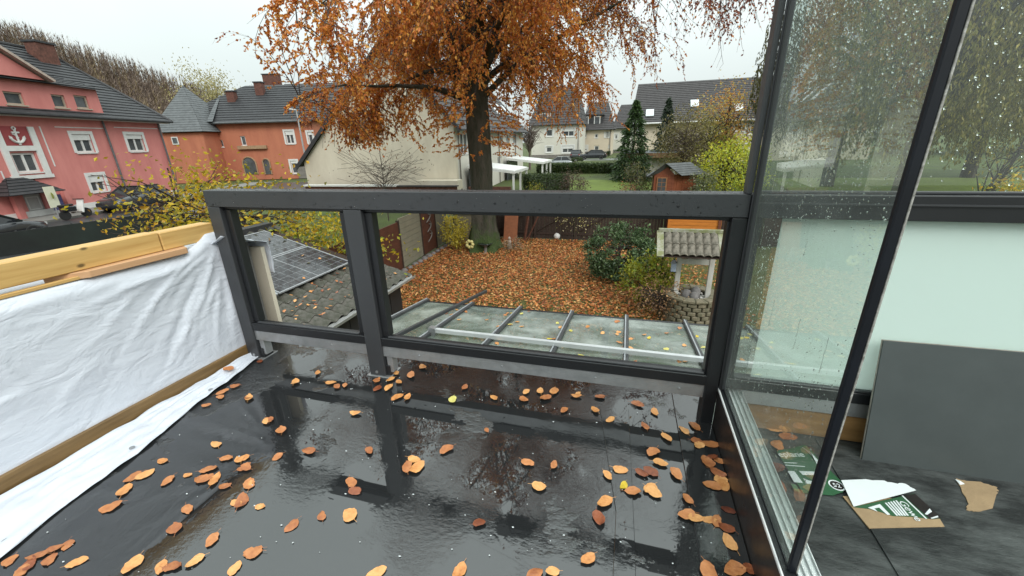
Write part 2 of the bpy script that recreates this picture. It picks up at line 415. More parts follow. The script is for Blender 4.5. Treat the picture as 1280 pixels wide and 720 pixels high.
MB().box(.4975, RIGHTEND, .045, .053, 1.106, 2.75).build('glass_pane', RAINGLASS, win)
MB().box(.4975, RIGHTEND, .036, .062, 1.0985, 1.1085).build('bottom_profile', ANTH, win, bevel=.002)
drops('raindrop', 2600, lambda i: (V((.55 + 2.6 * random.random() ** .8, .0535, 1.11 + 1.0 * random.random())), V((0, 1, 0)), V((1, 0, 0))), WATER, win, .0012, .0058)

# ------------------------------------------------------------------ glazed partition: sill, tracks, glass panel
part = thing('glass_partition', (.51, -.9, 0), 'frameless glass sliding panel on a dark sill with silver tracks', 'glass panel')
sill = MB().box(.466, .562, -4.8, -.001, .0, .204).build('sill', SILLSIDE, part)
MB().box(.4645, .4700, -4.8, -.002, .198, .2085).build('edge_strip', WHITESTRIP, sill, bevel=.001)
MB().box(.4705, .5035, -4.8, -.002, .2042, .2080).build('cover_profile', ANTHD, sill, bevel=.0015)
MB().box(.5040, .5620, -4.8, -.002, .2042, .2055).build('track_bed', ALU, sill)
for x in (.5045, .523, .541, .5595): MB().box(x, x + .0035, -4.8, -.002, .2056, .2135).build('track_ridge', ALU, sill, bevel=.0008)
MB().box(.4670, .4945, -.014, -.0005, .2086, 2.75).build('wall_profile', ANTH, part, bevel=.002)
MB().box(.4705, .4765, -.022, -.0145, .2086, 2.75).build('profile_lip', ANTHD, part, bevel=.001)
GX = .493
pane = MB().box(GX - .004, GX + .004, -.868, -.016, .214, 2.75).build('glass_pane', PARTGLASS, part)
MB().box(GX - .0105, GX + .0085, -.884, -.8685, .2095, 2.75).build('edge_seal', BLACK, part, bevel=.003)
def gritty():
    m, t, b = base_nodes('ground_glass_edge'); v = objco(t)
    t.links.new(ramp(t, nz(t, 90, 5, .7, v), [(.35, (.16, .15, .13)), (.65, (.46, .45, .42))]), b.inputs['Base Color']); b.inputs['Roughness'].default_value = .5
    return m
MB().box(GX + .0087, GX + .0125, -.8835, -.872, .2096, 2.75).build('seal_edge', gritty(), part, bevel=.0008)
MB().box(GX - .008, GX + .008, -.868, -.016, .2087, .2138).build('bottom_guide', ANTHD, part)
drops('raindrop', 6000, lambda i: (V((GX - .0042, -.865 + .83 * random.random(), .30 + 1.5 * random.random() ** .75)), V((-1, 0, 0)), V((0, 1, 0))), WATER, pane, .0006, .0032)

def runs(name, n, place, mat_, parent):      # water that has run down the glass
    mb = MB()
    for i in range(n):
        P, N, T = place(i); L = random.uniform(.03, .12); pts = [P + Z * (L * k / 6) + T * random.gauss(0, .0012) for k in range(7)]
        mb.tube(pts, [.0013, .0008, .0005, .0007, .0005, .0006, .0003], 5)
    return mb.build(name, mat_, parent, smooth=True, kind='stuff')
runs('water_run', 14, lambda i: (V((random.uniform(.55, 2.4), .0532, random.uniform(1.12, 1.9))), V((0, 1, 0)), V((1, 0, 0))), WATER, win)
runs('water_run', 12, lambda i: (V((GX - .0041, random.uniform(-.86, -.04), random.uniform(.4, 1.6))), V((-1, 0, 0)), V((0, 1, 0))), WATER, pane)
# ------------------------------------------------------------------ things lying in the glazed room
WOODO = mat('ochre_timber', (.36, .20, .075), .6, col2=(.22, .115, .04), scale=2.5, sc=(1, 12, 12), bmp=.2, bscale=20)
beam = MB().box(.575, 3.6, .022, .10, .001, .1355).build('timber_sill_beam', WOODO, bevel=.003)
tag(beam, 'ochre timber beam under the frosted pane beside the silver tracks', 'timber beam')
GREYB = mat('grey_panel_face', (.062, .074, .073), .5, scale=3.5, col2=(.048, .058, .058), bmp=.05, bscale=300, rvar=.08)
CHIP = mat('pale_panel_edge', (.40, .37, .32), .8, scale=30, var=.2)
lean = thing('building_board', (1.5, -.09, 0), 'large dark grey building board leaning against the frosted pane', 'board')
th_ = math.atan2(.10, .515); M_ = Matrix.Translation((0, -.100, 0.001)) @ Matrix.Rotation(-th_, 4, 'X')
MB().box(1.035, 2.1, 0.0005, .0075, 0, .53, M_).build('face', GREYB, lean)
MB().box(1.033, 2.102, .0076, .0135, -.001, .532, M_).build('backing', CHIP, lean)
CARD = mat('brown_cardboard', (.36, .25, .14), .85, scale=12, var=.1, bmp=.2, bscale=80)
PAPER = mat('white_paper', (.70, .74, .75), .6, scale=5, var=.05)
GPRINT = mat('green_print', (.028, .105, .045), .4, scale=4, var=.1)
GPRINTL = mat('pale_green_print', (.10, .19, .09), .4, scale=4, var=.1)
BPRINT = mat('dark_brown_print', (.02, .014, .012), .4, scale=9, var=.4)
def ragged(pts, amp=.004, sub=5, seed=1):
    r = random.Random(seed); out = []
    for i, a in enumerate(pts):
        b_ = pts[(i + 1) % len(pts)]; rag = len(a) > 2
        for k in range(sub if rag else 1):
            t = k / sub if rag else 0
            x, y = a[0] + (b_[0] - a[0]) * t, a[1] + (b_[1] - a[1]) * t
            if rag and k: x += r.uniform(-amp, amp); y += r.uniform(-amp, amp)
            out.append((x, y))
    return out
def flat(name, pts, z, m, parent, th=.0012): return MB().extrude([V((x, y, z)) for x, y in pts], (0, 0, th)).build(name, m, parent)
def floorpx(*uv, z=.0): return [tuple(PZ(a[0], a[1], z)[:2]) + tuple(a[2:]) for a in uv]
# green printed carton lying behind the glass
gc = thing('torn_carton', (.8, -.22, 0), 'flattened green printed carton lying behind the glass by the tracks', 'carton')
flat('board', ragged(floorpx((970, 566, 1), (1007, 558, 1), (1024, 577), (1052, 605, 1), (1053, 617, 1), (1040, 621), (1003, 618)), .004), .006, GPRINT, gc, .003)
MB().extrude([PZ(1003, 559, .0095), PZ(1014, 566, .02), PZ(1024, 577, .012), PZ(1022, 582, .0095), PZ(1015, 570, .0095)], (0, 0, .0012)).build('torn_white_edge', PAPER, gc)
a0 = PZ(974, 573, 0); a1 = PZ(1000, 573, 0); dirx = (a1 - a0).normalized(); rot = math.atan2(dirx.y, dirx.x)
flatpanel('lettering', textmesh('eplane', .042), PAPER, gc, Matrix.Translation((a0.x, a0.y, .0098)) @ Matrix.Rotation(rot, 4, 'Z'))
for k, (x, y, wd) in enumerate(((980, 581, .05), (981, 584, .075))):
    q = PZ(x, y, 0); flat('print_line', [(q.x, q.y), (q.x + wd, q.y + .01), (q.x + wd, q.y + .014), (q.x, q.y + .004)], .0098, PAPER, gc, .0004)
flat('printed_panel', floorpx((984, 591), (992, 591), (1003, 606), (992, 605)), .0098, PAPER, gc, .0004)
flat('printed_panel', floorpx((998, 591), (1020, 592), (1020, 596), (1003, 596)), .0098, PAPER, gc, .0004)
flat('printed_panel', floorpx((1003, 600), (1010, 603), (1016, 604), (1016, 607), (1008, 607)), .0098, PAPER, gc, .0004)
flat('printed_panel', floorpx((988, 607), (994, 608), (1000, 618), (992, 615)), .0098, GPRINTL, gc, .0004)
cc = PZ(1045, 609, 0)
ring = MB()
for j in range(24):
    t0, t1 = j * math.pi / 12, (j + 1) * math.pi / 12
    for r0, r1 in ((.022, .027),):
        q = [V((cc.x + r * math.cos(t), cc.y + r * math.sin(t), .0098)) for r, t in ((r0, t0), (r1, t0), (r1, t1), (r0, t1))]; ring.extrude(q, (0, 0, .0004))
ring.build('print_ring', PAPER, gc)
flat('print_disc', [(cc.x + .0215 * math.cos(t * .4189), cc.y + .0215 * math.sin(t * .4189)) for t in range(15)], .0096, BPRINT, gc, .0003)
flatpanel('lettering', textmesh('52', .028), PAPER, gc, Matrix.Translation((cc.x - .014, cc.y - .010, .0102)))
# torn open box with white inner flap
tb = thing('torn_box', (1.02, -.36, 0), 'torn brown cardboard box piece with white and green printed flap', 'cardboard')
flat('board', ragged(floorpx((1053, 622), (1068, 640), (1086, 662), (1180, 660), (1174, 650, 1), (1140, 630, 1), (1090, 618, 1)), .004), .003, CARD, tb, .004)
flat('printed_sheet', floorpx((1066, 636), (1142, 619), (1176, 650), (1165, 651), (1140, 648), (1115, 647), (1100, 642), (1085, 638)), .0078, GPRINT, tb, .0012)
flat('printed_band', floorpx((1129, 622), (1143, 619.5), (1176, 650), (1161, 651)), .0092, BPRINT, tb, .0004)
flat('print_line', floorpx((1126, 622), (1127.5, 621.7), (1158, 651), (1156, 651)), .0098, PAPER, tb, .0004)
for k in range(5): flat('print_line', floorpx((1105 + 3.3 * k, 631 - k * .7), (1106.8 + 3.3 * k, 630.7 - k * .7), (1122 + 3.3 * k, 647), (1119.5 + 3.3 * k, 647)), .0098, PAPER, tb, .0004)
flat('printed_panel', floorpx((1084, 637), (1099, 632.5), (1112, 646), (1108, 646), (1098, 637), (1092, 638), (1096, 642)), .0098, PAPER, tb, .0004)
for q in (((1155, 645), (1161, 638), (1164, 642), (1158, 646)), ((1162, 650), (1171, 647), (1172, 649), (1164, 651))): flat('printed_panel', floorpx(*q), .0098, PAPER, tb, .0004)
a0 = PZ(1121.5, 627, 0); a1 = PZ(1141, 648, 0); d_ = (a1 - a0); rot = math.atan2(d_.y, d_.x)
flatpanel('lettering', textmesh('Gewe', .036), PAPER, tb, Matrix.Translation((a0.x - .004, a0.y - .006, .0098)) @ Matrix.Rotation(rot, 4, 'Z'))
fl = MB()
fr_ = ragged(floorpx((1050, 605), (1075, 604.5, 1), (1100, 606, 1), (1115, 609, 1), (1130, 610.5, 1), (1143, 618), (1066, 636)), .003, 4)
fl.extrude([V((x, y, .0105 + .022 * max(0, (y + .36) * 4))) for x, y in fr_], (0, 0, .0014)); fl.build('white_flap', PAPER, tb)
sc_ = thing('cardboard_scrap', (1.36, -.2, 0), 'small torn brown cardboard scrap lying alone below the grey panel', 'cardboard')
flat('board', ragged(floorpx((1194, 600, 1), (1207, 603), (1225, 604, 1), (1246, 611, 1), (1245, 619), (1240, 637, 1), (1222, 641, 1), (1207, 639, 1), (1209, 630, 1)), .004), .004, CARD, sc_, .004)
MB().extrude([PZ(1194, 599, .012), PZ(1200, 601, .014), PZ(1206, 605, .0082), PZ(1200, 606, .0082)], (0, 0, .001)).build('curled_edge', PAPER, sc_)

# ------------------------------------------------------------------ parapet, tarpaulin, timbers
BEIGE = mat('beige_board', (.62, .56, .45), .8, scale=4, var=.06)
MORTAR = mat('grey_mortar', (.30, .30, .29), .9, scale=6, var=.2, bmp=.3)
pw = MB().box(-3.0, -2.425, -5, .24, -.3, .752).build('parapet_wall', MORTAR); tag(pw, 'low grey parapet wall under the white tarpaulin', 'wall')
eb = MB().box(-2.62, -2.335, .245, .275, -.3, .70).build('end_board', BEIGE); tag(eb, 'beige insulation board closing the end of the covered parapet behind the railing', 'board')
def tarpmat():
    m, t, b = base_nodes('white_tarpaulin'); v = objco(t)
    b.inputs['Base Color'].default_value = (.68, .715, .785, 1); b.inputs['Roughness'].default_value = .34
    c = mathn(t, 'ADD', mathn(t, 'ABSOLUTE', mathn(t, 'SUBTRACT', nz(t, 5, 4, .5, objco(t, (1, 1, 2.2), (.5, 0, 0)), .6), .5)), mathn(t, 'MULTIPLY', nz(t, 30, 4, .55, v, 1.0), .10))
    bump(t, b, c, .5, .03)
    tl = t.nodes.new('ShaderNodeBsdfTranslucent'); tl.inputs[0].default_value = (.65, .68, .72, 1)
    mx = t.nodes.new('ShaderNodeMixShader'); mx.inputs[0].default_value = .08
    t.links.new(b.outputs[0], mx.inputs[1]); t.links.new(tl.outputs[0], mx.inputs[2]); t.links.new(mx.outputs[0], t.nodes['Material Output'].inputs[0])
    return m
TARP = tarpmat()
rcr = np.random.default_rng(3)
CR = []
for k in range(26):           # creases fanning down from the corner by the railing
    an = math.radians(rcr.uniform(182, 268)); r0 = rcr.uniform(.02, .35); L = rcr.uniform(.3, 1.1)
    CR.append((.06 + r0 * math.cos(an), .86 + r0 * math.sin(an), an, L, rcr.uniform(-.010, .017), rcr.uniform(.012, .035)))
for k in range(60):           # long slanting creases over the whole face
    an = math.radians(rcr.normal(205, 26)); CR.append((rcr.uniform(-3.3, .0), rcr.uniform(.15, .8), an, rcr.uniform(.25, .9), rcr.uniform(-.008, .010), rcr.uniform(.010, .04)))
def crease(y, z, s):
    y = np.asarray(y); z = np.asarray(z); h = np.zeros_like(y)
    for cy, cz, an, L, A_, w_ in CR:
        dy, dz = y - cy, z - cz; t = (dy * math.cos(an) + dz * math.sin(an)) / L; d = -dy * math.sin(an) + dz * math.cos(an) + .03 * np.sin(t * 4 + cy * 9)
        env = np.clip(t * 5, 0, 1) * np.clip((1 - t) * 2, 0, 1)
        h += A_ * env * np.where(d > 0, np.exp(-d / w_), np.exp(d / (w_ * .35)))
    return h
_gy, _gz = np.meshgrid(-3.6 + .0125 * np.arange(304), -.05 + .0082 * np.arange(120), indexing='ij')
CGRID = crease(_gy, _gz, 0)
def tarp_grid(name, nu, nv, fn, parent=None):
    vs = [tuple(fn(i / nu, j / nv)) for i in range(nu + 1) for j in range(nv + 1)]
    W_ = nv + 1
    fs = [(i * W_ + j, (i + 1) * W_ + j, (i + 1) * W_ + j + 1, i * W_ + j + 1) for i in range(nu) for j in range(nv)]
    o = npmesh(name, vs, fs, TARP, parent, smooth=True)
    md = o.modifiers.new('thickness', 'SOLIDIFY'); md.thickness = .002; md.offset = -1
    return o
def tarpface(u, v):
    y = -3.4 + 3.505 * u
    ztop = .768 + .004 * math.sin(y * 5)
    lip = .085 * max(0, min(1, (y + .22) / .2)) ** 1.5
    L = [(-2.80, ztop), (-2.47, ztop + .001), (-2.432, ztop - .006 + lip), (-2.413, ztop - .05 + lip), (-2.405, .05), (-2.403, .01)]
    cum = [0]
    for a, b_ in zip(L, L[1:]): cum.append(cum[-1] + math.hypot(b_[0] - a[0], b_[1] - a[1]))
    s = v * cum[-1]; k = max(i for i in range(len(L) - 1) if cum[i] <= s + 1e-9)
    t = (s - cum[k]) / (cum[k + 1] - cum[k]); x = L[k][0] + (L[k + 1][0] - L[k][0]) * t; z = L[k][1] + (L[k + 1][1] - L[k][1]) * t
    d = CGRID[min(int((y + 3.6) / .0125), 303), max(0, min(int((z + .05) / .0082), 119))] + .010 * noise.noise(V((y * 1.7, z * 2.2, 3)))
    fr = max(0, min(1, (z - .09) / .2)) * max(0, min(1, (ztop + lip + .02 - z) / .08))
    x += max(d + .006, -.012) * fr
    if y > 0: x = min(x, -2.392)
    return (x, y, z)
tarp = tarp_grid('tarpaulin', 250, 100, tarpface)
tag(tarp, 'white crumpled plastic tarpaulin draped over the low parapet wall', 'tarpaulin')
def tarpend(u, v):            # the end that hangs past the railing over the end board
    a = u; x = -2.80 + .49 * a; z = .752 - .02 * a - (.24 - .02 * a) * v
    k = noise.noise(V((a * 6, v * 3, 1))) * .012
    return (x + k * .3, .285 + .012 * math.sin(v * 3) + k, z)
tarp_grid('hanging_end', 30, 24, tarpend, tarp)
def tarptop(u, v): return (-2.80 + .49 * u, -.02 + .31 * v, .770 + .07 * max(0, u - .75) * 4 * (1 - v) - .02 * v - .02 * u * v + noise.noise(V((u * 5, v * 4, 7))) * .01)
tarp_grid('top_end', 24, 20, tarptop, tarp)
def flap(u, v):
    y = -3.4 + 3.42 * u
    wd = .075 + .30 * max(0, -y) / 1.35 if y > -1.4 else .386 + .05 * (-1.4 - y)
    wd = max(wd, .06) * (1 + .12 * noise.noise(V((y * 3, 0, 5))))
    x = -2.378 + wd * v
    h = .004 + .030 * max(0, .22 - abs(noise.noise(V((y * 1.1 + v * .7, v * 4.5 + y * .5, 11))))) * 4 * (1.05 - v) * .8 + .026 * abs(noise.noise(V((y * 2.2 + v * 1.2, v * 2.5, 3)))) * (1.2 - v) + .016 * abs(noise.noise(V((y * 7, v * 5, 8))))
    return (x, y, .006 + h)
tarp_grid('floor_flap', 230, 26, flap, tarp)
for yy in (-.38, -.84, -1.3):
    wd = (.075 + .30 * max(0, -yy) / 1.35); MB().lathe([(.011, 0), (.011, .004), (.006, .0045)], (-2.384 + wd * .86, yy, .018), 12).build('eyelet', GALV, tarp)
WOODB = mat('wet_brown_timber', (.23, .14, .055), .5, col2=(.13, .075, .025), scale=3, sc=(12, 1, 12), bmp=.2, bscale=25)
fb = MB().box(-2.46, -2.388, -3.6, .02, .006, .088).build('floor_batten', WOODB, bevel=.004); tag(fb, 'long wet brown timber batten along the foot of the tarpaulin', 'timber')
def pine(name, c, c2, rot=0):
    m, t, b = base_nodes(name)
    v = objco(t, (9, .8, 14)); g = nz(t, 3, 7, .6, v, .4)
    vo = t.nodes.new('ShaderNodeTexVoronoi'); vo.inputs['Scale'].default_value = 5.5; t.links.new(objco(t, (1.6, .9, 1.6)), vo.inputs['Vector'])
    kn = ramp(t, vo.outputs['Distance'], [(.045, .25), (.10, 1.)])
    cl = ramp(t, g, [(.3, c2), (.66, c)])
    mx = t.nodes.new('ShaderNodeMix'); mx.data_type = 'RGBA'; mx.blend_type = 'MULTIPLY'; mx.inputs[0].default_value = 1
    t.links.new(cl, mx.inputs[6]); t.links.new(kn, mx.inputs[7]); t.links.new(mx.outputs[2], b.inputs['Base Color'])
    b.inputs['Roughness'].default_value = .55; bump(t, b, g, .15, .004); return m
PINE = pine('yellow_pine', (.66, .43, .16), (.50, .29, .09))
PLANK = pine('pinkish_plank', (.60, .36, .20), (.50, .28, .14))
tm = MB().box(-2.535, -2.44, -4.2, -.262, .806, .908).build('timber_beam', PINE, bevel=.004)
tag(tm, 'long yellow pine beam lying on the tarpaulin along the parapet', 'timber beam')
t2 = MB().box(-2.533, -2.438, -.257, .045, .805, .903).build('timber_beam', PINE, bevel=.004)
tag(t2, 'short yellow pine offcut butted to the end of the long beam near the railing', 'timber beam')
pl = MB().extrude([V((-2.50, -.74, .7705)), V((-2.405, -.62, .7705)), V((-2.392, -.17, .7705)), V((-2.50, -.12, .7705))], (0, 0, .034)).build('pine_plank', PLANK, bevel=.003)
tag(pl, 'pinkish pine plank with cut ends under the joint of the two pine beams', 'plank')
for yy in (-1.5, -2.6): MB().box(-2.56, -2.45, yy, yy + .1, .7705, .8055).build('packer', PLANK, pl)
pst = MB().box(-2.452, -2.428, -3.6, -.60, .7705, .786).build('wood_strip', PINE, bevel=.002)
tag(pst, 'thin pale wood strip at the tarpaulin edge below the beam', 'wood strip')

# white crumbs and grit scattered on the wet deck
vs_, fs_ = [], []
rg_ = random.Random(3)
for k in range(170):
    x, y = rg_.uniform(-2.1, .42), rg_.uniform(-1.3, .02); r = rg_.choice((.0012, .0016, .002, .003)); a = rg_.random() * 6.28; k0 = len(vs_)
    for q in range(4): vs_.append((x + r * (1 + (q % 2) * .8) * math.cos(a + q * 1.571), y + r * math.sin(a + q * 1.571), .0085 if x > .2 or y < -.5 else .0045))
    vs_.append((x, y, .0085 + r if x > .2 or y < -.5 else .0045 + r)); fs_ += [(k0 + q, k0 + (q + 1) % 4, k0 + 4) for q in range(4)]
tag(npmesh('grit', vs_, fs_, PAPER), 'white crumbs and grit scattered over the wet deck', 'grit', kind='stuff')

sb_ = thing('sealant_scrap', PZ(886, 517, 0), 'small black and white scrap of sealing tape at the corner of the sill', 'scrap')
q_ = PZ(886, 517, 0)
MB().tube([q_ + V((-.01, -.015, .012)), q_ + V((.012, .01, .03)), q_ + V((.0, .03, .022)), q_ + V((-.012, .035, .012))], [.006, .012, .010, .005], 7).build('black_tape', BLACK, sb_, smooth=True)
MB().tube([q_ + V((.0, -.03, .011)), q_ + V((.008, -.012, .02)), q_ + V((.014, .0, .014))], [.005, .009, .005], 7).build('white_tape', PAPER, sb_, smooth=True)

# rain beads on the railing
def railplace(i):
    x = random.uniform(-2.38, .44)
    if i % 3: return V((x, random.uniform(.004, .096), 1.1001)), V((0, 0, 1)), V((1, 0, 0))
    return V((x, -.0001, random.uniform(1.01, 1.098))), V((0, -1, 0)), V((1, 0, 0))
drops('raindrop', 1500, railplace, WATER, rail, .0015, .0042)
for x_ in (-2.33, -1.39, -.6, .2):
    MB().lathe([(.006, 0), (.006, -.002), (.003, -.003)], (x_, -.0002, 1.02 if x_ < -1 else 1.05), 8, 'y').build('screw_head', ANTHD, rail)
for x_ in (-2.0, -1.7, -1.1, -.6, -.1, .3):
    MB().lathe([(.006, 0), (.006, -.003), (.003, -.004)], (x_, .0118, .172), 8, 'y').build('rivet', GALV, rail)
# ------------------------------------------------------------------ terrain
def gz(x, y):       # ground height: garden at -3, rising gently to the streets behind
    a = max(0., min(1., (y - 18) / 45)); a = a * a * (3 - 2 * a)
    F = (V((x, y, 0)) - CAMP).dot(HF); R = (V((x, y, 0)) - CAMP).dot(HR)
    b_ = max(0., min(1., (-R - 12) / 10)); b_ = b_ * b_ * (3 - 2 * b_)
    return -3 + max(1.2 * a, .75 * b_)
def hillh(R, F):
    q = (-92 - R) / 14; q = math.log1p(math.exp(min(q, 40))) * 14      # rises steadily to the left
    return min(q * .355, 54) * math.exp(-(((F - 200) / 58) ** 2))
GRASS = mat('grass_ground', (.075, .105, .02), .9, col2=(.045, .055, .015), scale=.5, bmp=.5, bscale=40, bdist=.03)
xs = sorted(set([-420, -300, -200, -140, -100, -75, -55] + [v * 2.5 for v in range(-18, 22)] + [60, 80, 110, 150, 220, 320, 450]))
ys = sorted(set([-40, -15] + [v * 2.5 for v in range(0, 34)] + [90, 100, 115, 130, 150, 180, 220, 270, 340, 450, 650]))
vs = [(x, y, gz(x, y)) for x in xs for y in ys]; W_ = len(ys)
fs = [(i * W_ + j, (i + 1) * W_ + j, (i + 1) * W_ + j + 1, i * W_ + j + 1) for i in range(len(xs) - 1) for j in range(W_ - 1)]
g = npmesh('ground', vs, fs, GRASS, smooth=True); tag(g, kind='structure')
HILLM = mat('leaf_covered_hill', (.13, .09, .055), .95, col2=(.075, .06, .04), scale=.08)
vs, fs = [], []
NR, NF = 44, 26
for i in range(NR + 1):
    for j in range(NF + 1):
        R = -330 + 300 * i / NR; F = 85 + 200 * j / NF
        q = RFZ(R, F, -2.2 + hillh(R, F) - (1.5 if j == 0 else 0)); vs.append(tuple(q))
fs = [(i * (NF + 1) + j, (i + 1) * (NF + 1) + j, (i + 1) * (NF + 1) + j + 1, i * (NF + 1) + j + 1) for i in range(NR) for j in range(NF)]
tag(npmesh('hill', vs, fs, HILLM, smooth=True), kind='structure')
# bare wood on the hill, read as one mass
vv, ff = [], []
cols = []
rh = random.Random(5)
for i in range(5200):
    F = 120 + 90 * rh.random(); R = -270 + 190 * rh.random()
    hh = hillh(R, F)
    if hh < 1.2 and rh.random() < .6: continue
    b_ = RFZ(R, F, -2.6 + hh); H = 13 + 6 * rh.random(); r = .12 + .12 * rh.random()
    le = V((rh.gauss(0, .04), rh.gauss(0, .04), 1))
    c0 = np.array([(.18, .135, .105), (.14, .10, .08), (.20, .15, .115), (.17, .12, .09), (.22, .165, .09)][rh.randrange(5)]) * rh.uniform(.8, 1.15)
    def tri(a, b2, c):
        k = len(vv); vv.extend((tuple(a), tuple(b2), tuple(c))); ff.append((k, k + 1, k + 2)); cols.extend((c0, c0, c0))
    for k in range(2):
        d = (HR if k == 0 else HF) * r
        tri(b_ - d, b_ + d, b_ + le * H)
    for k in range(30):
        t = .15 + .72 * rh.random(); p = b_ + le * (H * t); a = rh.random() * 6.283; L = (1.2 - t * .7) * (1.5 + 1.9 * rh.random())
        d = V((math.cos(a), math.sin(a), .9 + .7 * rh.random())).normalized() * L
        s_ = V((-math.sin(a), math.cos(a), .3)) * (.07 + .09 * rh.random())
        tri(p - s_, p + s_, p + d)
hw = npmesh('bare_woodland', vv, ff, foliage('bare_wood_mass', .9, .1), cols=np.array(cols)); tag(hw, 'bare brown woodland covering the hill behind the houses', 'woodland', kind='stuff')

# street along the pink house
ASPH = mat('wet_asphalt', (.05, .052, .055), .4, scale=1, var=.15, rvar=.1)
PAVE = mat('paving', (.22, .215, .20), .8, scale=2, var=.12)
def strip(name, pts, z, m, th=.02):
    o = MB().extrude([V((p.x, p.y, z)) for p in pts], (0, 0, th)).build(name, m); return tag(o, kind='structure')
strip('road', [RFZ(-25.5, -10, 0), RFZ(-18, -10, 0), RFZ(-18, 45, 0), RFZ(-25.5, 45, 0)], -2.245, ASPH)
strip('pavement', [RFZ(-27.95, -10, 0), RFZ(-25.52, -10, 0), RFZ(-25.52, 45, 0), RFZ(-27.95, 45, 0)], -2.24, PAVE, .13)
strip('road', [V((-16, 63.5, 0)), V((14, 63.5, 0)), V((14, 69, 0)), V((-16, 69, 0))], -1.79, mat('pale_forecourt', (.30, .31, .27), .8, scale=1, var=.1))

# ------------------------------------------------------------------ building kit
FT = [.11]
def facade(root, O, U, w, h, holes, wm, depth=.14, back=.3, name='wall', winmat=WHITE, gable=None):
    # wall with real openings; O lower left seen from outside, outward normal N
    O = V(O); U = V(U).normalized(); N = U.cross(Z).normalized()
    us = sorted(set([0, w] + [q for hh in holes for q in hh[:2]])); zs = sorted(set([0, h] + [q for hh in holes for q in hh[2:4]]))
    mb = MB()
    P = lambda u, n, z: O + U * u + N * n + Z * z
    for a, b_ in zip(us, us[1:]):
        for c, d in zip(zs, zs[1:]):
            um, zm = (a + b_) / 2, (c + d) / 2
            if any(hh[0] < um < hh[1] and hh[2] < zm < hh[3] for hh in holes): continue
            mb.add([P(a, 0, c), P(b_, 0, c), P(b_, 0, d), P(a, 0, d)], [(0, 1, 2, 3)])
    for hh in holes:
        a, b_, c, d = hh[:4]
        q = [P(a, 0, c), P(b_, 0, c), P(b_, 0, d), P(a, 0, d)]; r_ = [P(a, -depth - .06, c), P(b_, -depth - .06, c), P(b_, -depth - .06, d), P(a, -depth - .06, d)]
        mb.add(q + r_, [(0, 1, 5, 4), (1, 2, 6, 5), (2, 3, 7, 6), (3, 0, 4, 7)])
    mb.fbox(O, U, N, 0, w, -back - .02, -back, 0, h)
    if gable: mb.extrude([P(0, 0, h)] + [P(u, 0, z) for u, z in gable] + [P(w, 0, h)], -N * back)
    wo_ = mb.build(name, wm, root)
    for hh in holes:
        a, b_, c, d = hh[:4]; st = hh[4] if len(hh) > 4 else 'w'
        if st == 'none': continue
        t = FT[0] if st != 'small' else FT[0] * .75
        fr = MB()
        for (x0, x1, z0, z1) in ((a, b_, c, c + t), (a, b_, d - t, d), (a, a + t, c + t, d - t), (b_ - t, b_, c + t, d - t)): fr.fbox(O, U, N, x0, x1, -depth, -depth + .06, z0, z1)
        if st in ('w', 'sh', 'tri') and b_ - a > .8:
            n_ = 2 if b_ - a < 2.2 else 3
            for k in range(1, n_):
                um = a + (b_ - a) * k / n_; fr.fbox(O, U, N, um - .06, um + .06, -depth, -depth + .055, c + t, d - t)
        wn = fr.build('window', winmat, root)
        MB().fbox(O, U, N, a + t * .5, b_ - t * .5, -depth - .03, -depth - .005, c + t * .5, d - t * .5).build('pane', DARKGLASS, wn)
        MB().fbox(O, U, N, a - .08, b_ + .08, -depth + .07, .07, c - .07, c - .002).build('sill', winmat, wn)
        if st == 'sh':
            k = (d - c) * (hh[5] if len(hh) > 5 else .35); MB().fbox(O, U, N, a + .02, b_ - .02, -depth + .062, -.03, d - k, d).build('shutter', WHITE, wn)
        if st == 'frame' or st == 'sh' or len(hh) > 6:
            f2 = MB()
            for (x0, x1, z0, z1) in ((a - .2, b_ + .2, d + .001, d + .2), (a - .2, a - .001, c, d), (b_ + .001, b_ + .2, c, d)): f2.fbox(O, U, N, x0, x1, .001, .03, z0, z1)
            f2.build('surround', WHITE, wn)
    return wo_
def chimney(root, p, wd, dp, h, m, U=V((1, 0, 0))):
    N = V(U).cross(Z)
    c = MB().fbox(p, U, N, -wd / 2, wd / 2, -dp / 2, dp / 2, 0, h).build('chimney', m, root)
    MB().fbox(p, U, N, -wd / 2 - .08, wd / 2 + .08, -dp / 2 - .08, dp / 2 + .08, h + .001, h + .12).build('chimney_cap', SLATE, c)
def skylight(root, c, u, v, w_, h_):
    n = V(u).cross(V(v)).normalized()
    if n.z < 0: n = -n
    p = [c + u * i * w_ / 2 + v * j * h_ / 2 + n * .03 for i, j in ((-1, -1), (1, -1), (1, 1), (-1, 1))]
    f = MB().extrude(p, n * .10).build('skylight', ALU, root)
    MB().extrude([c + u * i * w_ * .42 + v * j * h_ * .42 + n * .131 for i, j in ((-1, -1), (1, -1), (1, 1), (-1, 1))], n * .012).build('pane', SKYPANE, f)
SKYPANE = mat('roof_window_pane', (.75, .78, .80), .12, scale=2, var=.05)

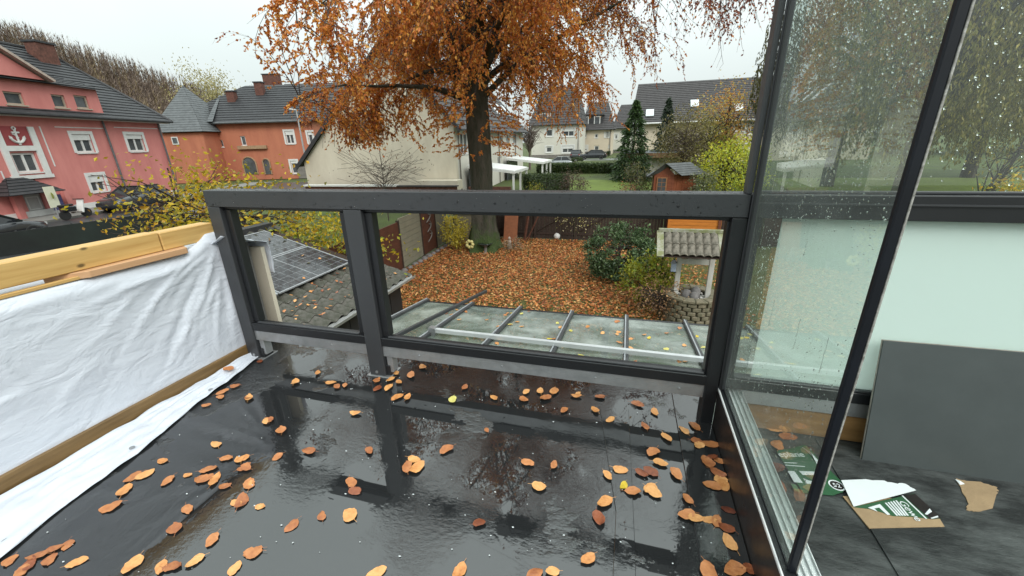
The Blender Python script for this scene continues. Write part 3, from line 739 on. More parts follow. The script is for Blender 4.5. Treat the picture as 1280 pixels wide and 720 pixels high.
# ------------------------------------------------------------------ pink house on the street (facade runs along the street)
PR0 = -28.0
F0, F1 = 12.0, 35.2
pk = thing('pink_house', RFZ(PR0, 25, -2.2), 'pink rendered house with a white anchor emblem and grey tiled hip roof', 'house')
O = RFZ(PR0, F0, -2.2)
def pu(x, y): q = PR(x, y, PR0); return ((q - O).dot(HF), q.z + 2.2)
def phole(x0, x1, y0, y1, st, *a):
    xm, ym = (x0 + x1) / 2, (y0 + y1) / 2
    u0, u1 = pu(x0, ym)[0], pu(x1, ym)[0]; z1, z0 = pu(xm, y0)[1], pu(xm, y1)[1]
    return (u0, u1, z0, z1, st) + a
holes = [phole(93, 116, 168, 191, 'sh', .32), phole(160, 180, 168.5, 189.5, 'sh', .25), phole(113, 132, 219, 240, 'sh', .4), phole(18, 48, 191, 216, 'w')]
door_u = (pu(34, 258)[0], pu(58, 258)[0])
holes.append((door_u[0], door_u[1], .25, 2.35, 'none'))
hw_ = 5.75
facade(pk, O, HF, F1 - F0, hw_, holes, PINK)
MB().fbox(O, HF, HR, 0, F1 - F0, .001, .06, 0, .42).build('plinth', WHITE, pk)
side = facade(pk, RFZ(PR0, F1, -2.2), -HR, 11, hw_, [(2, 3, 3.4, 4.8, 'w'), (6, 7, 3.4, 4.8, 'w'), (2, 3, .9, 2.2, 'w')], PINK)
MB().fbox(O, HF, HR, 0, F1 - F0 - .31, -11.3, -11, 0, hw_).build('wall', PINK, pk)
# thin white lines and pilaster panels on the render
for x, y0, y1 in ((48, 158, 222), (0, 214, 262)):
    u, zz = pu(x, y0)
    MB().fbox(O, HF, HR, u, u + .07, .001, .02, pu(x, y0)[1] - 2.3, zz).build('render_line', WHITE, pk)
MB().fbox(O, HF, HR, pu(68, 159)[0], pu(128, 159)[0], .001, .02, pu(90, 159)[1] - .05, pu(90, 159)[1]).build('render_line', WHITE, pk)
MB().fbox(O, HF, HR, pu(142, 159)[0], pu(196, 159)[0], .001, .02, pu(150, 159)[1] - .05, pu(150, 159)[1]).build('render_line', WHITE, pk)
DPINK = mat('dark_pink_render', (.36, .07, .075), .85, scale=1, var=.1)
# white surround of the big window with the anchor panel
uA, uB = holes[3][0] - .42, holes[3][1] + .42; zB, zT = holes[3][2] - .15, pu(16, 158)[1]
sr = MB()
for a, b_, c, d in ((uA, uA + .32, zB, zT), (uB - .32, uB, zB, zT), (uA + .32, uB - .32, holes[3][3] + .1, holes[3][3] + .38), (uA - .1, uB + .1, zB - .2, zB - .001)): sr.fbox(O, HF, HR, a, b_, .001, .09, c, d)
sr.build('window_surround', WHITE, pk)
ap = MB().fbox(O, HF, HR, uA + .33, uB - .33, .001, .03, holes[3][3] + .39, zT).build('anchor_panel', DPINK, pk)
uc, zc, hh_ = (uA + uB) / 2, (holes[3][3] + .39 + zT) / 2, zT - holes[3][3] - .39
Q = lambda a, z: O + HF * (uc + a) + HR * .06 + Z * z
an = MB(); s_ = hh_ / 1.9
an.tube([Q(0, zc + .62 * s_), Q(0, zc - .62 * s_)], .055, 6); an.tube([Q(-.34 * s_, zc + .34 * s_), Q(.34 * s_, zc + .34 * s_)], .05, 6)
an.tube([Q(.16 * s_ * math.cos(t), zc + .75 * s_ + .14 * s_ * math.sin(t)) for t in [k * math.pi / 5 for k in range(11)]], .035, 6)
an.tube([Q(.62 * s_ * math.sin(t), zc - .02 * s_ - .62 * s_ * math.cos(t)) for t in [k * math.pi / 12 for k in range(-5, 6)]], .07, 6)
for sg in (-1, 1): an.extrude([Q(sg * .72 * s_, zc + .02 * s_), Q(sg * .45 * s_, zc - .12 * s_), Q(sg * .74 * s_, zc - .30 * s_)], HR * .03)
an.tube([Q(-.30 * s_, zc + .2 * s_), Q(-.05 * s_, zc + .05 * s_), Q(.12 * s_, zc - .15 * s_), Q(-.08 * s_, zc - .32 * s_)], .04, 6)
an.tube([Q(-.06 * s_, zc - .85 * s_), Q(.02 * s_, zc - .80 * s_), Q(.1 * s_, zc - .86 * s_)], .04, 6)
an.build('anchor_emblem', WHITE, ap)
# door, canopy, door posts
dr = MB().fbox(O, HF, HR, door_u[0] + .02, door_u[1] - .02, -.16, -.1, .26, 2.33).build('door', mat('grey_white_door', (.48, .47, .46), .5, var=.05), pk)
um = (door_u[0] + door_u[1]) / 2
MB().fbox(O, HF, HR, um - .3, um + .3, -.099, -.08, 1.5, 2.1).build('door_pane', DARKGLASS, dr)
pn = MB(); pn.fbox(O, HF, HR, um - .35, um + .35, -.099, -.08, .45, .52); pn.fbox(O, HF, HR, um - .35, um + .35, -.099, -.08, 1.15, 1.22); pn.fbox(O, HF, HR, um - .35, um - .28, -.099, -.08, .521, 1.149); pn.fbox(O, HF, HR, um + .28, um + .35, -.099, -.08, .521, 1.149)
pn.build('door_panel', WHITE, dr)
u0, u1 = (PR(10, 241, PR0 + 1.1) - O).dot(HF), (PR(82, 238, PR0 + 1.1) - O).dot(HF); zc0, zc1 = PR(45, 242, PR0 + 1.1).z + 2.2, pu(40, 220)[1]
cp = MB(); Pp = lambda u, n, z: O + HF * u + HR * n + Z * z
cp.courses(Pp(u0, 1.1, zc0), Pp(u1, 1.1, zc0), Pp(u1 - 1.1, .02, zc1), Pp(u0 + 1.1, .02, zc1), 6)
cp.courses(Pp(u0, .02, zc0), Pp(u0, 1.1, zc0), Pp(u0 + 1.1, .02, zc1), Pp(u0 + 1.09, .02, zc1), 5); cp.courses(Pp(u1, 1.1, zc0), Pp(u1, .02, zc0), Pp(u1 - 1.1, .02, zc1), Pp(u1 - 1.1, .03, zc1), 5)
cp.build('door_canopy', SLATE, pk)
for uu in (door_u[0] - .75, door_u[1] + 1.0): MB().fbox(O, HF, HR, uu, uu + .3, .07, .3, 0, zc0 - .03).build('porch_pier', PINK, pk)
# eaves, dormer, roof
EZ = 3.55; Rr, Rb, RIDGE = PR0 + .55, PR0 - 11.5, PR0 - 5.5
_rq = PR(55, 65, RIDGE); HZ = _rq.z
rf = MB(); Fe = F1 + .6; Fr = (_rq - CAMP).dot(HF)
rf.courses(RFZ(Rr, F0, EZ), RFZ(Rr, Fe, EZ), RFZ(RIDGE, Fr, HZ), RFZ(RIDGE, F0, HZ), 22, .05)
rf.courses(RFZ(Rr, Fe, EZ), RFZ(Rb, Fe, EZ), RFZ(RIDGE, Fr, HZ), RFZ(RIDGE, Fr + .02, HZ), 22, .05)
rf.courses(RFZ(Rb, Fe, EZ), RFZ(Rb, F0, EZ), RFZ(RIDGE, F0, HZ), RFZ(RIDGE, Fr, HZ), 10, .05)
roof = rf.build('roof', SLATE, pk)
MB().tube([RFZ(Rr, Fe, EZ + .04), RFZ(RIDGE, Fr, HZ + .04), RFZ(RIDGE, F0, HZ + .04)], .12, 6).build('ridge_cap', SLATE, roof)
MB().tube([RFZ(Rr + .08, F0, EZ - .03), RFZ(Rr + .08, Fe, EZ - .03)], .1, 8).build('gutter', SLATE, roof)
MB().fbox(RFZ(PR0, F0, EZ - .16), HF, HR, 0, F1 - F0 + .5, .002, .5, 0, .10).build('soffit', WHITE, roof)
_cq = PR(58, 80, RIDGE + .9); chimney(roof, _cq - Z * .5, 1.25, .8, 1.75, BRICK, HF)
# flush wall dormer with three windows and a small gable
DR = PR0 + .18
def du(x, y): q = PR(x, y, DR); return ((q - O).dot(HF), q.z)
dz0, dz1 = EZ + .20, du(100, 112)[1] + .1
Od = RFZ(DR, F0, dz0)
dh = []
for x0, x1, y0, y1 in ((6, 29, 114, 130), (66, 82, 118, 134), (94, 110, 119, 135)):
    a, b_ = du(x0, (y0 + y1) / 2)[0], du(x1, (y0 + y1) / 2)[0]; dh.append((a, b_, du(x0, y1)[1] - dz0, du(x0, y0)[1] - dz0, 'small'))
dw = du(122, 120)[0]; gx0, gx1 = du(52, 105)[0], du(-120, 105)[0]
facade(pk, Od, HF, dw, dz1 - dz0, dh, PINK, winmat=mat('tan_window_frame', (.45, .38, .30), .6, var=.1))
MB().extrude([Od + HF * dw - HR * .31, Od + HF * dw - HR * 3.6 + Z * 1.9, Od + HF * dw - HR * 2.6 + Z * (dz1 - dz0), Od + HF * dw - HR * .31 + Z * (dz1 - dz0)], -HF * .2).build('dormer_cheek', SLATE, pk)
rd = MB(); rd.courses(RFZ(DR + .35, F0, dz1), RFZ(DR + .35, F0 + dw + .3, dz1), RFZ(DR - 3.4, F0 + dw + .3, dz1 + 1.1), RFZ(DR - 3.4, F0, dz1 + 1.1), 6, .05); rd.build('dormer_roof', SLATE, pk)
gp = RFZ(DR, F0, dz1); ga = du(-60, 60)[1]
gw = du(50, 106)[0]
MB().extrude([gp + HF * (gw - 7.6) + HR * .40 + Z * .12, gp + HF * gw + HR * .40 + Z * .12, gp + HF * (gw - 3.8) + HR * .40 + Z * 2.4], -HR * .3).build('dormer_gable', PINK, pk)
for sg in (-1, 1): MB().bar(gp + HF * (gw - 3.8 + sg * 4.1) + HR * .3 + Z * .1, gp + HF * (gw - 3.8) + HR * .3 + Z * 2.62, .8, .14).build('verge_board', SLATE if sg < 0 else mat('pale_verge', (.52, .42, .36), .7), pk)
rd2 = MB(); pA = gp + HF * gw + Z * .2 + HR * .3
rd2.courses(gp + HF * (gw + .25) - HR * 4 + Z * .1, gp + HF * (gw + .25) + HR * .25 + Z * .1, gp + HF * (gw - 3.8) + HR * .25 + Z * 2.55, gp + HF * (gw - 3.8) - HR * 4.6 + Z * 2.55, 8, .04); rd2.build('dormer_roof', SLATE, pk)
for uu in (pu(136, 180)[0], F1 - F0 - .25): MB().tube([O + HF * uu + HR * .1 + Z * .1, O + HF * uu + HR * .1 + Z * 5.6], .06, 6).build('downpipe', SLATE3, pk)
# street sign and poster by the door
sg = thing('notice_sign', RFZ(PR0 + 2.2, 22.5, -2.2), 'small cream sign plate on a post beside the grey door of the pink house', 'sign')
q = PR(64, 247, PR0 + 2.2)
MB().tube([V((q.x, q.y, -2.2)), V((q.x, q.y, q.z + .3))], .03, 6).build('post', GALV, sg)
MB().fbox(q, HF, HR, -.28, .28, .035, .06, -.55, .6).build('plate', mat('cream_plate', (.70, .70, .55), .5, var=.03), sg)
MB().lathe([(.14, 0), (.18, .01), (.14, .02)], q + HR * .062 + Z * .1, 10, 'y').build('emblem', mat('olive_print', (.25, .28, .05), .5), sg)
po = thing('blue_poster', RFZ(PR0, 24, -1.5), 'dark blue poster board on the pink wall beside the door', 'poster')
q = PR(73, 254, PR0 + .6); MB().fbox(q, HF, HR, -.35, .3, -.03, .0, -.4, .5).build('board', mat('blue_print', (.03, .03, .12), .5, col2=(.09, .09, .2), scale=3), po)

# ------------------------------------------------------------------ orange house with turret
og = thing('orange_house', RFZ(-28, 52, -2), 'orange-red rendered house with slate turret and grey hipped roof', 'house')
FO = 50.0
def ou(x, y, F=FO): q = PD(x, y, F); return q
Lo = ou(218, 200); Ro = ou(396, 200); R0_, R1_ = (Lo - CAMP).dot(HR), (Ro - CAMP).dot(HR)
Oo = RFZ(R0_, FO, -2.2); oz1 = ou(300, 153).z + 2.2
def oh(x0, x1, y0, y1, st='w', *a):
    xm, ym = (x0 + x1) / 2, (y0 + y1) / 2
    u0, u1 = ((PD(x, ym, FO) - Oo).dot(HR) for x in (x0, x1)); z0, z1 = (PD(xm, y, FO).z + 2.2 for y in (y1, y0)); return (u0, u1, z0, z1, st) + a
oho = [oh(262, 269, 177, 184, 'small'), oh(273, 279, 175, 184, 'small'), oh(301, 307, 170, 182, 'small'), oh(357, 367, 164, 180, 'sh', .3), oh(385, 391, 165, 180, 'sh', .25), oh(364, 372, 201, 217, 'sh', .2), oh(306, 321, 205, 218, 'none'), oh(331, 338, 203, 218, 'none')]
facade(og, Oo, HR, R1_ - R0_, oz1, oho, ORANGE)
for k, hh in enumerate(oho[-2:]):     # arched openings
    a, b_, c, d = hh[:4]; r = (b_ - a) / 2; um = (a + b_) / 2
    Pq = lambda u, n, z: Oo + HR * u + HR.cross(Z) * n + Z * z
    arch = [(um + r * 1.0 * math.cos(t), d + r * math.sin(t)) for t in [i * math.pi / 10 for i in range(11)]]
    MB().extrude([Pq(a, .01, c)] + [Pq(b_, .01, c)] + [Pq(u, .01, z) for u, z in arch], HR.cross(Z) * .03).build('arched_window', DARKGLASS, og)
    sm = MB(); sm.tube([Pq(b_ + .06, .05, c)] + [Pq(um + (r + .08) * math.cos(t), .05, d + (r + .08) * math.sin(t)) for t in [i * math.pi / 10 for i in range(11)]] + [Pq(a - .06, .05, c)], .08, 5); sm.build('arch_surround', mat('sand_trim', (.42, .27, .16), .8), og)
MB().fbox(Oo, HR, HR.cross(Z), (PD(298, 183, FO) - Oo).dot(HR), (PD(334, 183, FO) - Oo).dot(HR), .01, .3, PD(316, 184, FO).z + 2.0, PD(316, 182, FO).z + 2.2).build('ledge', mat('sand_ledge', (.42, .27, .16), .8), og)
MB().fbox(Oo, HR, HR.cross(Z), 14.2, R1_ - R0_ - .1, .005, .12, 0, 1.5).build('stone_plinth', STONE, og)
MB().fbox(RFZ(R0_, FO, -2.2), HR, HF, 0, R1_ - R0_, .35, 11, 0, oz1).build('wall', ORANGE, og)
ez = -2.2 + oz1
apx = PD(300, 106, FO + 4.5)
rz_ = apx.z; ra = (apx - CAMP).dot(HR); rb_ = R1_ - 3.2
r2 = MB()
r2.courses(RFZ(R0_ - .3, FO - .5, ez), RFZ(R1_ + .4, FO - .5, ez), RFZ(rb_, FO + 5.5, rz_), RFZ(ra, FO + 5.5, rz_), 16, .06)
r2.courses(RFZ(R1_ + .4, FO - .5, ez), RFZ(R1_ + .4, FO + 11.5, ez), RFZ(rb_, FO + 5.6, rz_), RFZ(rb_, FO + 5.5, rz_), 12, .06)
r2.courses(RFZ(R0_ - .3, FO + 11.5, ez), RFZ(R0_ - .3, FO - .5, ez), RFZ(ra, FO + 5.5, rz_), RFZ(ra, FO + 5.6, rz_), 12, .06)
r2.courses(RFZ(R1_ + .4, FO + 11.5, ez), RFZ(R0_ - .3, FO + 11.5, ez), RFZ(ra, FO + 5.5, rz_), RFZ(rb_, FO + 5.5, rz_), 6, .06)
orf = r2.build('roof', SLATE, og)
MB().tube([RFZ(R0_ - .3, FO - .6, ez - .05), RFZ(R1_ + .4, FO - .6, ez - .05)], .12, 6).build('gutter', SLATE3, orf)
chimney(orf, PD(325, 113, FO + 4) - Z * 1.2, .9, .7, 2.0, BRICK, HR); chimney(orf, PD(290, 122, FO + 3) - Z * 1.0, .9, .7, 1.6, BRICK, HR)
ap_ = PD(341, 137, FO + 2); skylight(orf, ap_ - HF * .2 + Z * .05, HR, (HF * 6 + Z * (rz_ - ez)).normalized(), .9, 1.1)
# turret block
TX = PD(232, 160, FO - 2.5); tr_ = (TX - CAMP).dot(HR)
MB().fbox(RFZ(tr_ - 3.3, FO - 2.6, -2.2), HR, HF, 0, 5.0, 0, 7, 0, PD(232, 166, FO - 2.6).z + 2.2).build('turret_wall', ORANGE, og)
tz = PD(232, 165, FO - 2.6).z; tt = PD(228, 107, FO + 1); tp = RFZ((tt - CAMP).dot(HR), FO + 1, tt.z)
ct = [RFZ(tr_ - 3.7, FO - 3.0, tz), RFZ(tr_ + 2.1, FO - 3.0, tz), RFZ(tr_ + 2.1, FO + 4.8, tz), RFZ(tr_ - 3.7, FO + 4.8, tz)]
tm_ = MB()
for i in range(4): tm_.courses(ct[i], ct[(i + 1) % 4], tp, tp + V((.01, 0, 0)), 20, .03)
trf = tm_.build('turret_roof', SLATE3, og)
MB().tube([tp, tp + Z * .9], [.1, .03], 6).build('finial', ALU, trf)
fb_ = MB(); fb_.courses(RFZ(tr_ + 2.0, FO - .9, ez + .1), RFZ(R0_ + 5.5, FO - .9, ez + .1), RFZ(R0_ + 4.5, FO + 4, ez + 3.3), RFZ(tr_ + .5, FO + 4, ez + 3.3), 12, .03); fb_.build('slate_roof', SLATE3, og)
for x, y in ((219, 176),):
    q = PD(x, y, FO - 2.62); wn = MB().fbox(q, HR, -HF, -.35, .35, .0, .05, -.4, .4).build('window', WHITE, og); MB().fbox(q, HR, -HF, -.25, .25, .051, .06, -.3, .3).build('pane', DARKGLASS, wn)
# the grey roofed house behind it
bh = thing('grey_roofed_house', RFZ(-26, 68, -2), 'house with a big dark grey roof and chimney behind the orange house', 'house')
a_ = PD(338, 103, 66); b2_ = PD(470, 100, 66); lo_ = PD(392, 150, 62)
ra2, rb2 = (a_ - CAMP).dot(HR), (b2_ - CAMP).dot(HR)
r3 = MB(); r3.courses(RFZ(ra2 - 1, 61, lo_.z - 1), RFZ(rb2, 61, lo_.z - 1), RFZ(rb2, 68, a_.z), RFZ(ra2 + 1, 68, a_.z), 14, .06); r3.courses(RFZ(ra2 - 1, 75, lo_.z - 1), RFZ(ra2 - 1, 61, lo_.z - 1), RFZ(ra2 + 1, 68, a_.z), RFZ(ra2 + 1, 68.1, a_.z), 10, .06)
r3b = r3.build('roof', SLATE2, bh)
MB().fbox(RFZ(ra2, 61.6, -2.2), HR, HF, 0, rb2 - ra2 - 1, 0, 12, 0, lo_.z + 1.4).build('wall', ORANGE, bh)
chimney(r3b, PD(342, 110, 66) - Z * .5, 2.2, 1.0, 2.2, BRICK, HR)
# ------------------------------------------------------------------ cream gable house
GY = 27.0
XL, XR, GB = -26.0, -12.45, -2.9
ch_ = thing('cream_house', (-19, 32, GB), 'cream rendered house showing its blank gable wall behind the copper beech', 'house')
apx, apz = -17.45, 8.0; ezr = 2.75; ezl = .15
YF = 47.0
mbw = MB(); mbw.extrude([V((XL, GY, GB)), V((XR, GY, GB)), V((XR, GY, ezr)), V((apx, GY, apz)), V((XL, GY, ezl))], (0, .35, 0)); mbw.build('gable_wall', CREAM, ch_)
def ch_hole(x0, x1, y0, y1, *a):
    xm, ym = (x0 + x1) / 2, (y0 + y1) / 2; u0, u1 = (PX(x, ym, XR).y - GY - .36 for x in (x0, x1)); z1, z0 = (PX(xm, y, XR).z - GB for y in (y0, y1)); return (u0, u1, z0, z1) + a
hs = [ch_hole(575, 585, 166, 192, 'w'), ch_hole(623, 628, 164, 183, 'sh', .3), ch_hole(632, 637, 163, 182, 'sh', .3), ch_hole(641, 646, 162, 180, 'sh', .3), ch_hole(622, 627, 196, 212, 'w'), ch_hole(640, 645, 194, 208, 'w')]
facade(ch_, (XR, GY + .36, GB), (0, 1, 0), YF - GY - .36, ezr - GB, hs, OFFWHITE)
MB().box(XL, XL + .3, GY + .36, YF, GB, ezl - .1).build('wall', CREAM, ch_); MB().box(XL + .31, XR - .31, YF - .3, YF, GB, 2.4).build('wall', CREAM, ch_)
cr_ = MB()
sl_ = (apz - ezr) / (apx - XR); sl2 = (apz - ezl) / (apx - XL)
cr_.courses((XR + .6, GY - .35, ezr + sl_ * .6 + .1), (XR + .6, YF + .3, ezr + sl_ * .6 + .1), (apx, YF + .3, apz + .1), (apx, GY - .35, apz + .1), 18, .05)
cr_.courses((XL - .5, YF + .3, ezl - sl2 * .5 + .1), (XL - .5, GY - .35, ezl - sl2 * .5 + .1), (apx, GY - .35, apz + .1), (apx, YF + .3, apz + .1), 26, .05)
crf = cr_.build('roof', SLATE2, ch_)
MB().extrude([V((XL - .55, GY - .38, ezl - sl2 * .55 - .12)), V((apx, GY - .38, apz - .15)), V((apx, GY - .38, apz + .22)), V((XL - .55, GY - .38, ezl - sl2 * .55 + .25))], (0, .06, 0)).build('verge', SLATE, crf)
MB().extrude([V((XR + .6, GY - .38, ezr + sl_ * .6 - .12)), V((apx, GY - .38, apz - .15)), V((apx, GY - .38, apz + .22)), V((XR + .6, GY - .38, ezr + sl_ * .6 + .25))], (0, .06, 0)).build('verge', SLATE, crf)
chimney(crf, V((-17.9, 29.5, 7.2)), 1.1, 1.0, 2.9, BRICK)
chimney(crf, V((-20.5, 33, 5.0)), .9, .9, 2.2, BRICK)
for yy in (41.0, 43.4, 45.2):
    zz = ezr + (apz - ezr) * .30; skylight(crf, V((XR + (apx - XR) * .30, yy, zz + .12)), V((0, 1, 0)), V((apx - XR, 0, apz - ezr)).normalized(), .75, 1.6)
MB().tube([V((XR + .65, GY - .3, ezr - .55)), V((XR + .65, YF, ezr - .55))], .08, 6).build('gutter', SLATE, crf)
for yy in (GY + .6, 37.5, 43.5): MB().tube([V((XR + .08, yy, GB)), V((XR + .08, yy, ezr - .3))], .05, 6).build('downpipe', STONE, ch_)
# low garden wall and lean-to roof edge at the foot of the gable
gw_ = thing('brick_garden_wall', (-16, 25.5, -2.95), 'low brown brick wall with white coping at the foot of the cream gable', 'wall')
MB().box(-24.8, -11.9, 25.3, 25.6, -3, -1.62).build('wall', BRICK, gw_); MB().box(-24.9, -16.6, 25.2, 25.7, -1.619, -1.50).build('coping', WHITE, gw_); MB().box(-16.55, -11.8, 25.2, 25.7, -1.619, -1.545).build('coping', SLATE2, gw_)
MB().box(-15.3, -12.0, 25.9, 26.9, -1.9, -1.25).build('ledge', CREAM, gw_)
# white terrace roofs
def pergola(name, x0, x1, y0, y1, zh, zl, lab):
    pg = thing(name, ((x0 + x1) / 2, (y0 + y1) / 2, gz(x1, y0)), lab, 'terrace roof', 'white terrace roofs')
    n = 9
    for k in range(n):
        a, b_ = y0 + (y1 - y0) * k / n, y0 + (y1 - y0) * (k + .93) / n
        MB().extrude([V((x0, a, zh)), V((x1, a, zl)), V((x1, b_, zl)), V((x0, b_, zh))], (0, 0, .05)).build('roof_panel', WHITE, pg)
    MB().bar((x1, y0 - .1, zl - .08), (x1, y1 + .1, zl - .08), .12, .18).build('beam', WHITE, pg)
    MB().bar((x0, y0 - .05, zh - .1), (x1 + .1, y0 - .05, zl - .1), .08, .16).build('beam', WHITE, pg)
    for yy in (y0 + .1, (y0 + y1) / 2, y1 - .1): MB().box(x1 - .14, x1, yy - .07, yy + .07, gz(x1, y0), zl - .17).build('post', WHITE, pg)
    MB().box(x0 + .02, x0 + .1, y0 + .2, y1 - .2, gz(x1, y0), zh - .25).build('back_glazing', DARKGLASS, pg)
pergola('terrace_roof', -12.1, -8.4, 28.3, 32.6, -.35, -.80, 'white slatted terrace roof on posts beside the cream house, nearest the beech trunk')
pergola('terrace_roof', -12.1, -8.3, 38.6, 43.0, -.25, -.70, 'smaller white terrace roof farther along the side of the cream house')
MB().box(-12.0, -8.6, 28.0, 28.12, -3, -1.9).build('wooden_screen', BRICK, ch_)

# ------------------------------------------------------------------ pale houses across the gardens
FT[0] = .2
def pale_house(name, lab, Y, xl, xr, eave, base, wm, rise, wins, dep=9, dorm=None, roofm=SLATE2, wside=None):
    h_ = thing(name, ((xl + xr) / 2, Y + dep / 2, base), lab, 'house')
    holes_ = []
    for x0, x1, y0, y1, *a in wins:
        p, q_ = PY(x0, (y0 + y1) / 2, Y), PY(x1, (y0 + y1) / 2, Y); t_, b_ = PY((x0 + x1) / 2, y0, Y), PY((x0 + x1) / 2, y1, Y)
        holes_.append((p.x - xl, q_.x - xl, b_.z - base, t_.z - base, *(a or ['frame'])))
    facade(h_, (xl, Y, base), (1, 0, 0), xr - xl, eave - base, holes_, wm)
    MB().box(xl, xr, Y + .33, Y + dep, base, eave - .01).build('wall', wm, h_)
    MB().box(xl - .02, xr + .02, Y - .04, Y - .001, base, base + .7).build('plinth', STONE, h_)
    r = MB(); x0, x1 = xl - .4, xr + .4; hip = 1.6
    r.courses((x0, Y - .5, eave), (x1, Y - .5, eave), (x1 - hip, Y + dep / 2, eave + rise), (x0 + hip, Y + dep / 2, eave + rise), 16, .06)
    r.courses((x1, Y - .5, eave), (x1, Y + dep + .5, eave), (x1 - hip, Y + dep / 2 + .02, eave + rise), (x1 - hip, Y + dep / 2, eave + rise), 8, .06)
    r.courses((x0, Y + dep + .5, eave), (x0, Y - .5, eave), (x0 + hip, Y + dep / 2, eave + rise), (x0 + hip, Y + dep / 2 + .02, eave + rise), 8, .06)
    r.courses((x1, Y + dep + .5, eave), (x0, Y + dep + .5, eave), (x0 + hip, Y + dep / 2, eave + rise), (x1 - hip, Y + dep / 2, eave + rise), 6, .06)
    ro = r.build('roof', roofm, h_)
    MB().tube([V((x0, Y - .55, eave - .02)), V((x1, Y - .55, eave - .02))], .09, 6).build('gutter', SLATE, ro)
    MB().tube([V((xr - .25, Y - .1, base)), V((xr - .25, Y - .1, eave))], .06, 5).build('downpipe', STONE, h_)
    for (x, wd, z0, z1) in (dorm or []):
        dd = MB().box(x - wd / 2, x + wd / 2, Y + .5, Y + 3.4, eave + z0, eave + z1).build('dormer', wm if wd < 2.4 else SLATE, h_)
        MB().box(x - wd / 2 - .2, x + wd / 2 + .2, Y + .25, Y + 3.6, eave + z1 + .001, eave + z1 + .16).build('dormer_roof', SLATE2, dd)
        for xx in ([x] if wd < 2.4 else [x - wd * .25, x + wd * .25]):
            f = MB().box(xx - .6, xx + .6, Y + .44, Y + .498, eave + z0 + .3, eave + z1 - .15).build('dormer_window', WHITE, dd)
            MB().box(xx - .45, xx + .45, Y + .43, Y + .438, eave + z0 + .45, eave + z1 - .3).build('pane', DARKGLASS, dd)
    return h_
Y1 = 73.0
ph = pale_house('white_house', 'white two-storey house with steep dark roof beyond the hedge, beside the peach house', Y1, PY(664, 180, Y1).x, PY(724.5, 175, Y1).x, PY(700, 155.5, Y1).z, -1.85, OFFWHITE, 6.4,
    [(682, 691, 161, 171, 'frame'), (703, 718, 160, 171, 'sh', .38), (682, 690, 183, 191, 'frame'), (702, 717, 182, 191.5, 'sh', .4)], dorm=[(PY(681, 144, Y1 + .5).x, 2.0, .3, 2.1)])
chimney(ph, V((PY(690, 110, Y1 + 4).x, Y1 + 4.6, 8.4)), 1.2, .9, 2.4, BRICK)
Y2 = 83.0
pale_house('peach_house', 'peach two-storey house with a wide dark dormer beyond the parked black car', Y2, PY(725.5, 175, Y2).x, PY(764, 175, Y2).x, PY(745, 162, Y2).z, -1.75, PEACH, 5.2,
    [(728, 733, 167, 172, 'small'), (743, 747.5, 167, 172.5, 'small'), (756, 758.5, 166, 172), (759.3, 761.5, 166, 172), (728, 734, 182, 189, 'sh', .6), (742.5, 748.5, 182, 188.5, 'small'), (760, 762, 181, 185, 'small')], dorm=[(PY(739, 150, Y2 + .5).x, 4.4, .25, 2.6)])
pale_house('distant_white_house', 'distant white house with dark roof between the peach house and the conifer', 96, PY(766, 175, 96).x, PY(800, 175, 96).x, PY(780, 160, 96).z, -1.8, OFFWHITE, 5.0, [(768, 772, 168, 174), (780, 784, 168, 174)])
Y3 = 58.0
rx0, rx1 = PY(792, 160, Y3).x, 27.0
rw = thing('terraced_house', ((rx0 + rx1) / 2, Y3 + 5, -1.9), 'long cream terraced house with a broad dark slate roof and roof windows', 'house')
ev = PY(900, 150, Y3).z
def rwh(x0, x1, y0, y1, *a):
    p, q_ = PY(x0, (y0 + y1) / 2, Y3), PY(x1, (y0 + y1) / 2, Y3); t_, b_ = PY((x0 + x1) / 2, y0, Y3), PY((x0 + x1) / 2, y1, Y3); return (p.x - rx0, q_.x - rx0, b_.z + 1.9, t_.z + 1.9, *a)
facade(rw, (rx0, Y3, -1.9), (1, 0, 0), rx1 - rx0, ev + 1.9, [rwh(797, 803, 157, 170, 'frame'), rwh(892, 904, 155, 166, 'sh', .3), rwh(918, 937, 153.5, 164, 'sh', .3), rwh(918, 935, 181, 192, 'sh', .4), rwh(892, 903, 183, 193, 'frame'), (13.5, 15.2, 3.2, 4.4, 'frame'), (18, 19.5, 3.2, 4.4, 'frame'), (13.5, 15, .6, 1.8, 'frame')], PEACH)
MB().box(rx0, rx1, Y3 + .33, Y3 + 11, -1.9, ev - .01).build('wall', PEACH, rw)
r = MB(); rg = PY(880, 100, Y3 + 5.5).z
r.courses((rx0 - .5, Y3 - .6, ev - .1), (rx1, Y3 - .6, ev - .1), (rx1, Y3 + 5.5, rg), (rx0 + .2, Y3 + 5.5, rg), 22, .05)
r.courses((rx1, Y3 + 11.6, ev - .1), (rx0 - .5, Y3 + 11.6, ev - .1), (rx0 + .2, Y3 + 5.5, rg), (rx1, Y3 + 5.5, rg), 10, .05)
rrf = r.build('roof', SLATE2, rw)
MB().tube([V((rx0 - .5, Y3 - .68, ev - .1)), V((rx1, Y3 - .68, ev - .1))], .1, 6).build('gutter', WHITE, rrf)
sv = V((0, 6.1, rg - ev + .1)).normalized()
for px_, py_ in ((923, 135), (812, 142), (868, 130)):
    d = ray(px_, py_); n_ = V((0, -sv.z, sv.y)); p0 = V((0, Y3 - .6, ev - .1)); t_ = (p0 - CAMP).dot(n_) / d.dot(n_); skylight(rrf, CAMP + d * t_ + n_ * .05, V((1, 0, 0)), sv, 1.0, 1.3)
chimney(rrf, V((18, Y3 + 5.6, rg - .6)), 1.1, .9, 1.8, BRICK)

